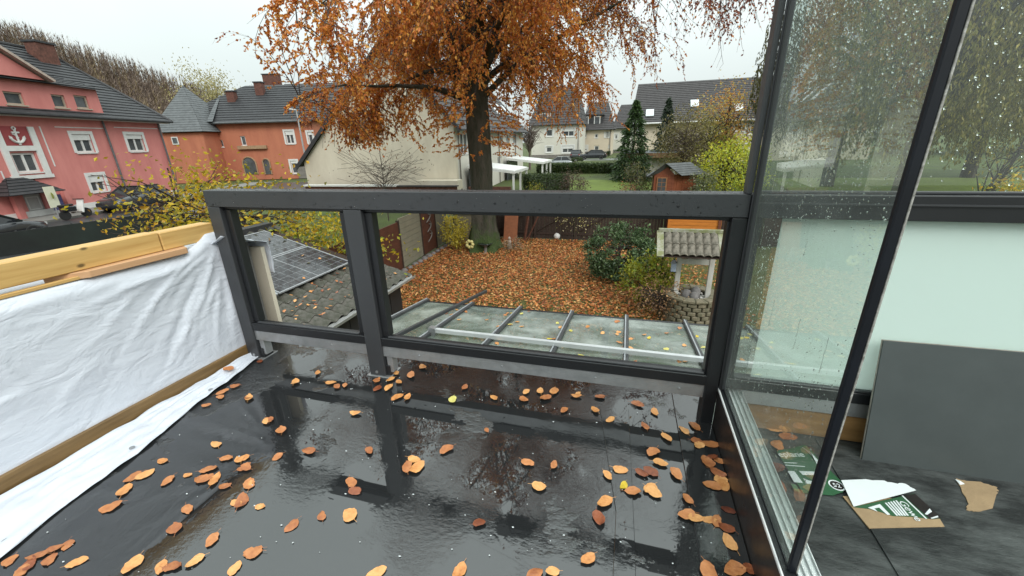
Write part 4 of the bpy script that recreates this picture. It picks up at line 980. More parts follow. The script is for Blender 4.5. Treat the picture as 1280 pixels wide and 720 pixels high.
# flat roofed garage block
gg = thing('garage_block', (6, 44, -2.2), 'flat-roofed garage block with brown fascia and white piers behind the garden house', 'garage')
gy = 41.0; gx0, gx1 = PY(782, 205, gy).x, PY(858, 205, gy).x; gzt = PY(820, 193, gy).z
TANF = mat('brown_fascia', (.26, .14, .075), .7, scale=4, var=.15)
MB().box(gx0, gx1, gy + .4, gy + 9, -2.4, gzt - .3).build('wall', OFFWHITE, gg)
for k in range(5): xx = gx0 + .05 + k * .55; MB().box(xx, xx + .22, gy + .1, gy + .38, -2.4, gzt - .3).build('pier', OFFWHITE, gg)
MB().box(gx0 - .4, gx1 + .3, gy - .3, gy + 9.3, gzt - .299, gzt + .12).build('fascia', TANF, gg)
MB().box(gx0 - .3, gx1 + .2, gy - .2, gy + 9.2, gzt + .121, gzt + .17).build('roof', SLATE3, gg)

# garden house with gabled grey roof
CEDAR = mat('red_cedar', (.27, .075, .03), .6, scale=3, var=.15, sc=(1, 1, 6))
OCHREW = mat('orange_stain', (.62, .21, .03), .5, scale=3, var=.12, sc=(1, 1, 5))
def plankwall(root, a, b_, z0, z1, nrm, m, n, gable=None):
    a, b_ = V(a), V(b_); U = (b_ - a).normalized(); L = (b_ - a).length; w_ = MB()
    for k in range(n): w_.fbox(a, U, nrm, L * k / n + .004, L * (k + 1) / n - .004, -.03, .008 * (k % 2), z0, z1)
    w_.fbox(a, U, nrm, 0, L, -.06, -.031, z0, z1)
    if gable: w_.extrude([a + Z * z1, b_ + Z * z1, (a + b_) / 2 + Z * (z1 + gable)], -V(nrm) * .05)
    return w_.build('wall', m, root)
sd_ = thing('garden_house', (4.6, 24.6, -3), 'small red-brown wooden garden house with a grey gabled roof', 'garden house')
sy = 23.5; sxl, sxr = PY(817, 228, sy).x, PY(842, 228, sy).x; sez = PY(830, 218, sy).z
plankwall(sd_, (sxl, sy, 0), (sxr, sy, 0), -3, sez, (0, -1, 0), CEDAR, 10, gable=.55)
plankwall(sd_, (sxr, sy, 0), (sxr + 1.3, sy + .9, 0), -3, sez, V((.9, -1.3, 0)).normalized(), CEDAR, 8)
MB().box(sxl, sxl + .06, sy + .07, sy + 2.2, -3, sez).build('wall', CEDAR, sd_)
rr2 = MB(); am = (sxl + sxr) / 2; az_ = sez + .62; vD = V((1.4, 1.1, 0))
rr2.courses((sxr + .35, sy - .3, sez - .05), V((sxr + .35, sy - .3, sez - .05)) + vD * 1.1, V((am, sy - .3, az_)) + vD, (am, sy - .3, az_), 6, .02)
rr2.courses(V((sxl - .4, sy - .3, sez - .1)) + V((0, 2.4, 0)), (sxl - .4, sy - .3, sez - .1), (am, sy - .3, az_), V((am, sy - .3, az_)) + vD, 6, .02)
rr2.build('roof', SLATE3, sd_)
wn = MB(); wx = (sxl + sxr) / 2 - .1
wn.box(wx - .28, wx + .28, sy - .05, sy - .012, sez - .95, sez - .15); wno = wn.build('window', mat('tan_frame', (.38, .17, .07), .6), sd_)
for i in range(2):
    for j in range(3): MB().box(wx - .22 + .23 * i, wx - .22 + .23 * i + .2, sy - .06, sy - .051, sez - .90 + .24 * j, sez - .9 + .24 * j + .21).build('pane', DARKGLASS, wno)
# orange timber shed in the fence line
oy = 15.6
os_ = thing('timber_shed', (2.6, oy + .8, -3), 'bright orange stained timber shed standing in the garden fence line behind the well', 'shed')
ox0, ox1 = PY(834, 285, oy).x, PY(901, 285, oy).x
for k in range(14):
    MB().box(ox0, ox1, oy - .012 * (k % 2), oy + .03, -3 + k * .135, -3 + k * .135 + .128).build('board', OCHREW, os_)
MB().box(ox1 - .12, ox1 - .02, oy - .06, oy - .013, -3, -1.12).build('corner_post', mat('brown_post', (.20, .06, .03), .6), os_)
MB().box(ox0, ox1, oy + .031, oy + 1.6, -3, -1.13).build('body', CEDAR, os_)
MB().extrude([V((ox0 - .15, oy - .2, -1.10)), V((ox1 + .15, oy - .2, -1.10)), V((ox1 + .15, oy + 1.8, -1.02)), V((ox0 - .15, oy + 1.8, -1.02))], (0, 0, .06)).build('roof', SLATE2, os_)

# ------------------------------------------------------------------ fences
DARKW = mat('dark_brown_fence', (.050, .030, .022), .7, scale=3, var=.2, sc=(1, 1, 4), bmp=.2, bscale=30)
REDW = mat('red_brown_fence', (.115, .040, .022), .65, scale=3, var=.2, sc=(1, 1, 3))
GREYW = mat('grey_wpc_board', (.25, .235, .17), .7, scale=2, var=.1)
bf = thing('back_fence', (-2, 16.2, -3), 'dark brown panel fence along the back of the leafy garden', 'fence')
x = -7.8
while x < 9:
    if not (ox0 - .6 < x + .9 < ox1 + .6) or True:
        w_ = MB()
        for k in range(14): w_.box(x + .06 + k * .125, x + .06 + k * .125 + .118, 16.2 + .012 * (k % 2), 16.235, -2.95, -1.30)
        w_.box(x + .06, x + 1.81, 16.17, 16.199, -1.55, -1.45); w_.box(x + .06, x + 1.81, 16.17, 16.199, -2.75, -2.65)
        w_.bar((x + .1, 16.18, -2.6), (x + 1.75, 16.18, -1.6), .03, .1, V((0, 1, 0)))
        w_.build('fence_panel', DARKW, bf)
        MB().box(x - .05, x + .05, 16.14, 16.24, -3, -1.22).build('fence_post', DARKW, bf)
    x += 1.87
lf = thing('side_fence', (-8, 12, -3), 'left garden fence mixing brown panels and one grey slatted panel', 'fence')
def lpanel(ya, yb, m, top=-1.2, orn=False, slats=False):
    xa = lambda y: -7.75 - (y - 10.8) * .06
    if slats:
        n = 9
        for k in range(n): z0 = -2.93 + (top + 2.93) * k / n; MB().extrude([V((xa(ya), ya, z0)), V((xa(yb), yb, z0)), V((xa(yb), yb, z0 + (top + 2.93) / n - .012)), V((xa(ya), ya, z0 + (top + 2.93) / n - .012))], (-.04, 0, 0)).build('slat', m, lf)
    else: MB().extrude([V((xa(ya), ya, -2.95)), V((xa(yb), yb, -2.95)), V((xa(yb), yb, top)), V((xa(ya), ya, top))], (-.05, 0, 0)).build('fence_panel', m, lf)
    MB().box(xa(yb) - .08, xa(yb) + .02, yb - .005, yb + .07, -3, top + .06).build('fence_post', DARKW, lf)
    if orn:
        o = MB(); yc = (ya + yb) / 2
        for k in range(3):
            zc = -2.4 + .4 * k; o.tube([V((xa(yc) + .03, yc + .2 * math.sin(t * 1.6), zc + .2 * math.cos(t) + t * .03)) for t in [i * .7 for i in range(9)]], .022, 5)
        o.build('iron_scroll', STONE, lf)
lpanel(6.4, 8.5, REDW); lpanel(8.57, 10.6, REDW, -1.25); lpanel(10.68, 12.4, GREYW, -1.12, slats=True); lpanel(12.48, 13.8, REDW, -1.15, orn=True); lpanel(13.88, 15.0, GREYW, -1.3)
ld = thing('ladder', (-7.6, 14.6, -3), 'grey wooden ladder leaning on the side fence beside the yellow shrub', 'ladder')
for dx in (0, .38): MB().bar((-7.45 + dx * .25, 14.3 + dx, -2.98), (-7.85 + dx * .25, 14.35 + dx, -.9), .05, .09).build('rail', mat('grey_wood', (.25, .23, .20), .8), ld)
for k in range(8): t = .08 + k * .12; MB().bar((-7.45 - .4 * t, 14.32, -2.98 + 2.08 * t), (-7.355 - .4 * t, 14.68, -2.98 + 2.08 * t), .03, .04).build('rung', bpy.data.materials['grey_wood'], ld)
bx = thing('beige_planter_wall', (-6.9, 15.2, -3), 'low beige board wall behind the yellow shrub and beech trunk', 'wall')
MB().box(-7.65, -5.9, 15.15, 15.25, -3, -1.75).build('board', mat('beige_wall', (.40, .34, .24), .8, var=.1), bx); MB().box(-7.7, -5.85, 15.1, 15.3, -1.749, -1.68).build('cap', GREYW, bx)
ob = thing('brown_board', (-5, 15.4, -3), 'orange-brown board standing against the fence right of the beech trunk', 'board')
MB().extrude([V((-5.35, 15.3, -3)), V((-4.75, 15.4, -3)), V((-4.7, 15.75, -1.3)), V((-5.3, 15.65, -1.3))], (0, .05, 0)).build('sheet', mat('rust_board', (.26, .085, .03), .6, var=.15), ob)
ob2 = thing('leaning_post', (-4.3, 15.5, -3), 'thin red-brown posts leaning crosswise against the dark fence', 'posts')
MB().bar((-4.45, 15.6, -3), (-4.2, 15.9, -1.2), .1, .08).build('post', REDW, ob2); MB().bar((-3.5, 15.7, -1.2), (-4.3, 15.65, -2.9), .1, .06).build('post', REDW, ob2)
# metal yard fence and dark shade screen on the street side
sn = thing('shade_screen', RFZ(-14, 16, -2.5), 'dark green shade cloth screen fence beyond the tarpaulin', 'fence')
SHC = mat('dark_shade_cloth', (.010, .019, .017), .6, scale=.7, var=.4, bmp=.2, bscale=200)
pA, pB = PD(-60, 300, 14), PD(150, 272, 17.5); pC = PD(215, 262, 19)
for a, b_ in ((pA, pB), (pB, pC)):
    d = (b_ - a); d.z = 0; nn = d.cross(Z).normalized()
    MB().extrude([V((a.x, a.y, -3.2)), V((b_.x, b_.y, -3.2)), V((b_.x, b_.y, b_.z)), V((a.x, a.y, a.z))], nn * .04).build('screen_cloth', SHC, sn)
for k in range(7):
    t = k / 6; a = pA.lerp(pB, t); MB().tube([V((a.x, a.y, -3.2)), V((a.x, a.y, a.z + .03))], .03, 6).build('post', SLATE, sn)

# street lamp
lp = PD(388, 231, 38); lt = PD(369, 137, 38)
sl2_ = thing('street_lamp', (lp.x, lp.y, gz(lp.x, lp.y)), 'tall pale grey street lamp in front of the orange house', 'street lamp')
MB().tube([V((lp.x, lp.y, gz(lp.x, lp.y))), V((lp.x, lp.y, 1)), V((lp.x, lp.y, lt.z))], [.10, .075, .05], 8).build('pole', ALU, sl2_)
MB().bar(V((lp.x, lp.y, lt.z - .02)), V((lp.x, lp.y, lt.z)) - HR * .55 + Z * .08, .16, .10).build('lamp_head', WHITE, sl2_)

# ------------------------------------------------------------------ cars
TYRE = mat('tyre', (.015, .015, .015), .8); RIM = mat('rim', (.4, .41, .42), .35, metal=.8); LAMP = mat('lamp_lens', (.7, .7, .68), .1); TAIL = mat('tail_lens', (.30, .01, .01), .2)
def car(loc, rz, paint, lab, est=False, group=None):
    c = thing('parked_car', (0, 0, 0), lab, 'car', group)
    st = [(-2.15, .70, .35, .62), (-2.05, .82, .24, .80), (-1.5, .87, .2, .92), (-.6, .88, .2, .93), (.7, .88, .2, .92), (1.2, .87, .2, .90), (2.0, .82, .22, .74), (2.14, .70, .34, .58)]
    b_ = MB(); n = 10
    for x, hw, zb, zs in st:
        for y, z in ((-hw * .85, zb), (-hw, zb + .12), (-hw, (zb + zs) / 2), (-hw * .98, zs - .08), (-hw * .88, zs), (hw * .88, zs), (hw * .98, zs - .08), (hw, (zb + zs) / 2), (hw, zb + .12), (hw * .85, zb)): b_.v.append(V((x, y, z)))
    for i in range(len(st) - 1):
        for j in range(n): b_.f.append((i * n + j, i * n + (j + 1) % n, (i + 1) * n + (j + 1) % n, (i + 1) * n + j))
    b_.f.append(tuple(range(n))); b_.f.append(tuple((len(st) - 1) * n + j for j in range(n))[::-1])
    body = b_.build('body', paint, c, smooth=True)
    rx = -1.75 if est else -1.25
    gh = MB(); lo = [(-2.0 if est else -1.85, .76), (1.15, .76)]; hi = [(rx, .58), (.25, .58)]
    P = [V((lo[0][0], -.77, .9)), V((lo[1][0], -.77, .89)), V((lo[1][0], .77, .89)), V((lo[0][0], .77, .9)), V((hi[0][0], -.60, 1.39)), V((hi[1][0], -.60, 1.42)), V((hi[1][0], .60, 1.42)), V((hi[0][0], .60, 1.39))]
    gh.add(P, [(0, 1, 5, 4), (1, 2, 6, 5), (2, 3, 7, 6), (3, 0, 4, 7), (4, 5, 6, 7)]).build('windows', CARGLASS, c)
    rf_ = MB(); rf_.extrude([P[4] + V((-.05, -.02, 0)), P[5] + V((.05, -.02, 0)), P[6] + V((.05, .02, 0)), P[7] + V((-.05, .02, 0))], (0, 0, .05)).build('roof', paint, c, bevel=.03, segs=2)
    for sy_ in (-1, 1):
        pl_ = MB()
        for a, d in ((P[1], P[5]), (P[0], P[4])): pl_.bar(V((a.x, sy_ * .775, a.z)), V((d.x, sy_ * .605, d.z)), .06, .09)
        pl_.bar(V((-.35, sy_ * .785, .9)), V((-.4, sy_ * .612, 1.41)), .04, .09); pl_.bar(V((rx, sy_ * .61, 1.41)), V((.25, sy_ * .61, 1.43)), .05, .05)
        pl_.build('pillar', paint, c)
        for x in (-1.32, 1.32):
            t_ = MB().lathe([(.2, -.1), (.31, -.1), (.33, -.06), (.33, .06), (.31, .1), (.2, .1)], (x, sy_ * .80, .33), 18, 'y').build('tyre', TYRE, c)
            MB().lathe([(.03, -.06), (.2, -.09), (.21, .09), (.03, .06)], (x, sy_ * .815, .33), 12, 'y').build('rim', RIM, t_)
        MB().box(2.0, 2.1, sy_ * .62 - .14, sy_ * .62 + .14, .58, .70).build('headlight', LAMP, c)
        MB().box(-2.13, -2.04, sy_ * .66 - .1, sy_ * .66 + .1, .62, .80).build('taillight', TAIL, c)
        MB().box(.75, .92, sy_ * .90 - .07, sy_ * .90 + .07, .92, 1.04).build('mirror', paint, c)
    c.location = loc; c.rotation_euler = (0, 0, rz); return c
BLACKP = mat('black_car_paint', (.012, .015, .020), .22, var=.1, coat=.6); GREYP = mat('dark_grey_paint', (.03, .034, .038), .25, var=.1, coat=.6); SILV = mat('silver_paint', (.33, .35, .36), .3, var=.05, metal=.5, coat=.5); REDP = mat('red_paint', (.35, .06, .04), .3, var=.05, coat=.5)
hz_ = math.atan2(HF.y, HF.x)
q = RFZ(-22.6, 17.0, -2.35); car(q, hz_, BLACKP, 'black estate car parked by the pink house below the entrance canopy', True)
q = RFZ(-24.6, 27.2, -2.2); car(q, hz_ + math.pi, GREYP, 'dark grey car behind the yellow-leaved shrub by the pink house')
q = PY(741, 199, 66.5); car((q.x, 66.5, -1.76), math.pi, BLACKP, 'black car parked before the peach house')
q = PY(722, 196, 68.0); car((q.x - .6, 71.2, -1.8), math.pi / 2, GREYP, 'dark car partly hidden between the white and peach houses')
q = PY(702, 200, 62); car((q.x, 60, -2.45), math.pi, SILV, 'silver car half hidden behind the long hedge before the white house')
# motorbike-like scooter by the street wall
sc2 = RFZ(-24.9, 23.4, -2.2)
sct = thing('scooter', sc2, 'small scooter with white and orange panels by the pink house', 'scooter')
for k in (-.6, .6): MB().lathe([(.12, -.05), (.25, -.05), (.27, 0), (.25, .05), (.12, .05)], sc2 + HF * k + Z * .27, 14, 'x').build('wheel', TYRE, sct)
MB().bar(sc2 - HF * .7 + Z * .62, sc2 + HF * .05 + Z * .58, .3, .3).build('body', BLACKP, sct, bevel=.05); MB().bar(sc2 + HF * .3 + Z * .3, sc2 + HF * .5 + Z * 1.0, .36, .1).build('leg_shield', WHITE, sct, bevel=.02)
MB().bar(sc2 - HF * .1 + Z * .35, sc2 + HF * .35 + Z * .33, .3, .08).build('footboard', STONE, sct); MB().bar(sc2 + HF * .42 - HR * .3 + Z * 1.05, sc2 + HF * .42 + HR * .3 + Z * 1.05, .05, .05).build('handlebar', BLACKP, sct)
MB().bar(sc2 - HF * .75 + Z * .8, sc2 - HF * .05 + Z * .8, .26, .1).build('seat', TYRE, sct, bevel=.03); MB().bar(sc2 + HF * .5 + Z * .85, sc2 + HF * .62 + Z * .88, .14, .14).build('headlight', mat('orange_lens', (.6, .2, .05), .3), sct)

# ------------------------------------------------------------------ outbuilding with tiled roof and solar panels
SK = .285; EX, EZ2 = -4.9, -1.6
def rp(x, y, lift=0): return V((x, y, EZ2 + SK * (EX - x))) + V((SK, 0, 1)).normalized() * lift
ou_ = thing('outbuilding', (-6.8, 3.4, -3), 'dark outbuilding with mossy corrugated tile roof beside the railing', 'outbuilding')
YA, YB, XRG = .2, 6.2, -8.75
MB().box(-8.5, -5.12, YA + .15, YB - .12, -3, -1.70).build('wall', mat('black_boards', (.022, .024, .028), .5, scale=3, sc=(1, 6, 1), var=.2), ou_)
for k in range(12): MB().box(-5.118, -5.10, .4 + k * .48, .4 + k * .48 + .46, -3, -1.72).build('wall_board', bpy.data.materials['black_boards'], ou_)
for k in range(8): MB().box(-8.4 + k * .41, -8.4 + k * .41 + .395, YB - .119, YB - .10, -3, -1.73).build('wall_board', bpy.data.materials['black_boards'], ou_)
MB().extrude([rp(EX, YA, -.06), rp(EX, YB, -.06), rp(XRG, YB, -.06), rp(XRG, YA, -.06)], (0, 0, -.04)).build('roof_deck', DARKW, ou_)
TILE = mat('mossy_grey_tile', (.105, .098, .085), .75, col2=(.036, .040, .024), scale=7, bmp=.3, bscale=60, lo=.36, hi=.6)
tl_ = MB(); nW = 8; LT = .40; WT = .30
prof = [(k / nW * WT,   .045 * math.sin(k / nW * 2 * math.pi) + (.012 if k > nW * .5 else 0)) for k in range(nW + 1)]
top = [V((0, y, z + .018)) for y, z in prof]; tl_v = []
for sx_, up_ in ((0, .020), (-LT, 0)):
    for y, z in prof: tl_v.append(V((sx_, y, z + up_)))
    for y, z in prof: tl_v.append(V((sx_, y, z + up_ - .016)))
m_ = nW + 1; fsx = []
for k in range(nW): fsx += [(k, k + 1, 2 * m_ + k + 1, 2 * m_ + k), (m_ + k, 3 * m_ + k, 3 * m_ + k + 1, m_ + k + 1), (k, m_ + k, m_ + k + 1, k + 1)]
tile0 = MB().add(tl_v, fsx)
ra_ = math.atan(SK)
first = None
rowstep = .335 * math.cos(ra_)
row = 0; xx = EX + .04
while xx > XRG + .2:
    if row < 4 or xx < -8.2:
        yy = YA
        while yy < YB - .15:
            if first is None:
                first = tile0.build('roof_tile', TILE); first.parent = ou_; o = first
            else: o = first.copy(); COL.objects.link(o); o.parent = ou_
            o.location = rp(xx, yy, .005) - WOFF[ou_]; o.rotation_euler = (random.uniform(-.01, .01), ra_ + random.uniform(-.01, .01), random.uniform(-.012, .012))
            yy += .29
    else:
        pass
    xx -= rowstep; row += 1
MB().bar(rp(XRG + .1, YA, .03), rp(XRG + .1, YB, .03), .26, .14).build('ridge', SLATE, ou_)
gu = MB(); gpts = [(-.02, .0), (.0, -.06), (.07, -.07), (.10, 0), (.095, .0), (.068, -.06), (.005, -.052), (-.012, 0)]
gu.extrude([V((EX + .03 + a, YA - .1, EZ2 - .02 + b_)) for a, b_ in gpts], (0, YB - YA + .25, 0)); gu.build('gutter', mat('zinc_gutter', (.55, .56, .55), .45, metal=.3, var=.12), ou_)
CELL = mat('solar_cell', (.008, .010, .014), .10, scale=7, col2=(.035, .038, .042), lo=.45, hi=.75, rvar=.08)
GRID = mat('solar_grid', (.42, .44, .46), .4)
def solar(x0, x1, y0, y1, lab):
    s = thing('solar_panel', rp((x0 + x1) / 2, (y0 + y1) / 2, .10), lab, 'solar panel', 'solar panels on the outbuilding roof')
    q_ = lambda x, y, l: rp(x, y, l)
    MB().extrude([q_(x0 - .02, y0 + .02, .115), q_(x0 - .02, y1 - .02, .115), q_(x1 + .02, y1 - .02, .115), q_(x1 + .02, y0 + .02, .115)], V((SK, 0, 1)).normalized() * .006).build('cell_sheet', CELL, s)
    fr = MB()
    for (a, b_, c, d) in ((x0, x0 - .022, y0, y1), (x1 + .022, x1, y0, y1), (x0 - .022, x1 + .022, y0, y0 + .022), (x0 - .022, x1 + .022, y1 - .022, y1)):
        fr.extrude([q_(a, c, .10), q_(a, d, .10), q_(b_, d, .10), q_(b_, c, .10)], V((SK, 0, 1)).normalized() * .030)
    fr.build('frame', GRID, s)
    gl = MB(); n1, n2 = 6, 10
    for k in range(1, n1):
        xk = x0 + (x1 - x0) * k / n1; gl.extrude([q_(xk + .002, y0 + .03, .1215), q_(xk + .002, y1 - .03, .1215), q_(xk - .002, y1 - .03, .1215), q_(xk - .002, y0 + .03, .1215)], V((0, 0, .001)))
    for k in range(1, n2):
        yk = y0 + (y1 - y0) * k / n2; wd = .002 if k != 5 else .008
        gl.extrude([q_(x0 - .03, yk - wd, .1215), q_(x0 - .03, yk + wd, .1215), q_(x1 + .03, yk + wd, .1215), q_(x1 + .03, yk - wd, .1215)], V((0, 0, .001)))
    gl.build('cell_grid', GRID, s, kind=None)
    for yk in (y0 + .4, y1 - .4): MB().bar(q_(x0 - .05, yk, .05), q_(x1 + .05, yk, .05), .05, .09).build('mounting_rail', ALU, s)
solar(-6.02, -7.13, 3.62, 5.66, 'black solar panel in the lower row at the garden end of the outbuilding roof')
solar(-6.02, -7.13, 1.54, 3.58, 'black solar panel in the lower row nearest the tarpaulin')
solar(-7.17, -8.28, 3.62, 5.66, 'black solar panel in the upper row at the garden end of the outbuilding roof')
solar(-7.17, -8.28, 1.54, 3.58, 'black solar panel in the upper row nearest the tarpaulin')

# ------------------------------------------------------------------ glass verandah roof under the railing
vr = thing('verandah_roof', (-.8, 2.2, -3), 'glass verandah roof with dark rafters and leaf-strewn grimy panes below the railing', 'glass roof')
SV = .13
def vp(x, y, l=0): return V((x, y, -1.2 + SV * (3.86 - y) + l))
def grime():
    m, t, b = base_nodes('grimy_roof_glass'); v = objco(t)
    g_ = ramp(t, nz(t, 1.7, 8, .72, v, .8), [(.3, (.07, .09, .075)), (.7, (.42, .46, .42))])
    t.links.new(g_, b.inputs['Base Color']); t.links.new(ramp(t, nz(t, 6, 6, .7, v), [(.35, .02), (.7, .18)]), b.inputs['Roughness'])
    tr = t.nodes.new('ShaderNodeBsdfTransparent'); tr.inputs[0].default_value = (.85, .92, .88, 1)
    mx = t.nodes.new('ShaderNodeMixShader'); t.links.new(ramp(t, nz(t, 1.6, 7, .65, v), [(.35, .72), (.66, .10)]), mx.inputs[0])
    t.links.new(b.outputs[0], mx.inputs[1]); t.links.new(tr.outputs[0], mx.inputs[2]); t.links.new(mx.outputs[0], t.nodes['Material Output'].inputs[0]); return m
GRIME = grime()
RAFT = mat('dark_grey_rafter', (.055, .058, .062), .4, scale=4, var=.15)
rxs = [-3.18, -2.36, -1.54, -.72, .09, .90, 1.71, 2.5, 3.3]
for i, x in enumerate(rxs):
    r_ = MB().bar(vp(x, .33, .005), vp(x, 3.95, .005), .062, .085).build('rafter', RAFT, vr, bevel=.004)
    MB().bar(vp(x - .012, .33, .053), vp(x - .012, 3.93, .053), .014, .012).build('cap_strip', GRID, r_)
    if i: MB().extrude([vp(rxs[i - 1] + .033, .36, .0), vp(x - .033, .36, .0), vp(x - .033, 3.84, .0), vp(rxs[i - 1] + .033, 3.84, .0)], (0, 0, .008)).build('pane', GRIME, vr)
MB().bar(vp(-3.25, 3.90, -.05), vp(3.4, 3.90, -.05), .07, .10).build('eaves_beam', ANTHD, vr)
for x in (-3.18, -.2, 3.3): MB().box(x - .05, x + .05, 3.86, 3.94, -3, -1.31).build('post', ANTHD, vr)
MB().bar(vp(-3.25, .35, -.06), vp(3.4, .35, -.06), .05, .14).build('wall_plate', ANTHD, vr)
tp_ = MB().box(-3.3, 3.6, .3, 4.1, -3.0, -2.965).build('terrace', PAVE); tag(tp_, kind='structure')
hb = MB().box(-3.1, 5, -5, .3, -3.1, -.33).build('house_wall', OFFWHITE); tag(hb, 'pale rendered house wall carrying the deck above the glass roof', 'wall')
tube = MB().bar(vp(-2.3, 2.42, .072), vp(1.95, 2.38, .072), .05, .05).build('tube', mat('pale_tube', (.60, .62, .63), .4, metal=.2, var=.06)); tag(tube, 'long square galvanised tube lying across the glass roof rafters', 'metal tube')
lb = MB().bar(vp(-2.66, 1.70, .085), vp(-2.34, 4.55, .10), .042, .048).build('loose_profile', RAFT, bevel=.003); tag(lb, 'loose grey metal profile lying on the glass roof and overhanging its edge', 'metal profile')
cl = thing('clamp', vp(-2.3, 2.42, .1), 'small grey clamp at the end of the galvanised tube', 'clamp')
MB().box(-2.36, -2.27, 2.38, 2.46, -1.0, -.90).build('jaw', GALV, cl)
# ------------------------------------------------------------------ ornamental well
WX, WY = 1.66, 8.25
wl = thing('garden_well', (WX, WY, -3), 'ornamental stone well with white posts and small mossy tiled roof', 'well')
RUB = mat('rubble_stone', (.235, .195, .135), .85, col2=(.11, .105, .065), scale=9, bmp=.5, bscale=40)
RING = .60
MB().lathe([(RING - .05, -3.0), (RING - .05, -2.30), (RING - .16, -2.30), (RING - .16, -2.45), (.001, -2.45)], (WX, WY, 0), 28).build('mortar_core', mat('mortar_moss', (.12, .11, .07), .9, var=.3), wl)
for rowk in range(6):
    n = 17
    for k in range(n):
        a0 = (k + .5 * (rowk % 2)) * 2 * math.pi / n; da = 2 * math.pi / n * random.uniform(.84, .95) / 2
        z0 = -2.99 + rowk * .108; h = random.uniform(.088, .1); ro = RING + random.uniform(0, .025); mb = MB(); P8 = []
        for z in (z0, z0 + h):
            for rr_, q in ((RING - .07, -1), (ro, -.9), (ro + .012, 0), (ro, .9), (RING - .07, 1)): P8.append(V((WX + rr_ * math.cos(a0 + da * q), WY + rr_ * math.sin(a0 + da * q), z)))
        mb.add(P8, [(0, 1, 2, 3, 4), (9, 8, 7, 6, 5)] + [(i, (i + 1) % 5, 5 + (i + 1) % 5, 5 + i) for i in range(5)]).build('stone', RUB, wl, bevel=.012)
for k in range(14):
    a0 = k * 2 * math.pi / 14; mb = MB(); P8 = []
    for z in (-2.345, -2.285):
        for rr_, q in ((RING - .20, -.21), (RING + .05, -.215), (RING + .05, .215), (RING - .20, .21)): P8.append(V((WX + rr_ * math.cos(a0 + q), WY + rr_ * math.sin(a0 + q), z + random.uniform(-.006, .006))))
    mb.add(P8, [(0, 1, 2, 3), (7, 6, 5, 4)] + [(i, (i + 1) % 4, 4 + (i + 1) % 4, 4 + i) for i in range(4)]).build('coping_stone', RUB, wl, bevel=.01)
OLDW = mat('weathered_white_wood', (.66, .65, .61), .75, col2=(.42, .40, .36), scale=5, sc=(1, 1, .3))
PXs = (WX - .38, WX + .34)
for xx in PXs: MB().box(xx - .055, xx + .055, WY - .05, WY + .05, -2.40, -1.22).build('post', OLDW, wl, bevel=.005)
MB().box(PXs[0] + .056, PXs[1] - .056, WY - .035, WY + .035, -1.56, -1.43).build('cross_beam', OLDW, wl, bevel=.004)
MB().tube([V((PXs[0] - .1, WY, -1.33)), V((PXs[1] + .1, WY, -1.33))], .045, 8).build('roller', mat('old_wood', (.17, .12, .09), .8), wl)
MOSSW = mat('mossy_board', (.33, .32, .27), .85, col2=(.19, .20, .09), scale=6, lo=.42, hi=.6)
RH, RE, RW = -.80, -1.22, .62
for sg_ in (-1, 1):
    for xx in (WX - .88, WX + .44): MB().bar((xx, WY - sg_ * .0, RH + .02), (xx, WY - sg_ * (RW + .05), RE - .01), .15, .035, V((1, 0, 0)).cross(V((0, sg_, 0)))).build('verge_board', MOSSW, wl)
    MB().extrude([V((WX - .88, WY, RH - .03)), V((WX + .44, WY, RH - .03)), V((WX + .44, WY - sg_ * RW, RE - .03)), V((WX - .88, WY - sg_ * RW, RE - .03))], (0, 0, .02)).build('roof_deck', DARKW, wl)
MB().bar((WX - .92, WY, RH + .045), (WX + .48, WY, RH + .045), .12, .07).build('ridge', MOSSW, wl)
sl3 = math.atan2(RH - RE, RW); WTL = mat('old_clay_tile', (.21, .185, .15), .8, col2=(.055, .052, .036), scale=9, bmp=.3, bscale=50, lo=.36, hi=.62)
wt0 = MB(); pr_ = [(k / 6 * .165, .055 * math.sin(k / 6 * math.pi) ** .8) for k in range(7)]; vv_ = []
for yy_, up_ in ((0, .018), (.36, 0)):
    for x_, z_ in pr_: vv_.append(V((x_, yy_, z_ + up_)))
    for x_, z_ in pr_: vv_.append(V((x_, yy_, z_ + up_ - .018)))
ff_ = []
for k in range(6): ff_ += [(k, k + 1, 14 + k + 1, 14 + k), (7 + k, 21 + k, 21 + k + 1, 7 + k + 1), (k, 7 + k, 7 + k + 1, k + 1)]
wt0.add(vv_, ff_); f0 = None
for sg_ in (1, -1):
    for rowk in range(2):
        for k in range(7):
            if f0 is None: f0 = wt0.build('roof_tile', WTL); f0.parent = wl; o = f0
            else: o = f0.copy(); COL.objects.link(o); o.parent = wl
            d = .02 + rowk * .34; xx = WX - .79 + k * .165
            o.rotation_euler = (sl3 + random.uniform(-.02, .02), 0, 0 if sg_ == 1 else math.pi)
            o.location = V((xx if sg_ == 1 else xx + .165, WY - sg_ * (RW + .03 - d * math.cos(sl3)), RE + .0 + d * math.sin(sl3))) - WOFF[wl]
PEB = mat('white_pebble', (.62, .60, .56), .7, scale=9, var=.12); GST = mat('grey_boulder', (.22, .205, .20), .8, scale=8, var=.25, bmp=.3)
def pebble(c, r, m, nm, parent=None, sq=.7):
    bm = bmesh.new(); bmesh.ops.create_icosphere(bm, subdivisions=1 if r < .05 else 2, radius=r)
    for v_ in bm.verts:
        v_.co *= 1 + .25 * noise.noise(v_.co * (2.5 / r) + V(c)); v_.co.z *= sq
    me = bpy.data.meshes.new(nm); bm.to_mesh(me); bm.free(); me.polygons.foreach_set('use_smooth', [True] * len(me.polygons)); me.materials.append(m)
    o = bpy.data.objects.new(nm, me); _reg(o, WOFF.get(parent, V((0, 0, 0))), parent); o.location = V(c) - (WOFF[parent] if parent else V((0, 0, 0))); return o
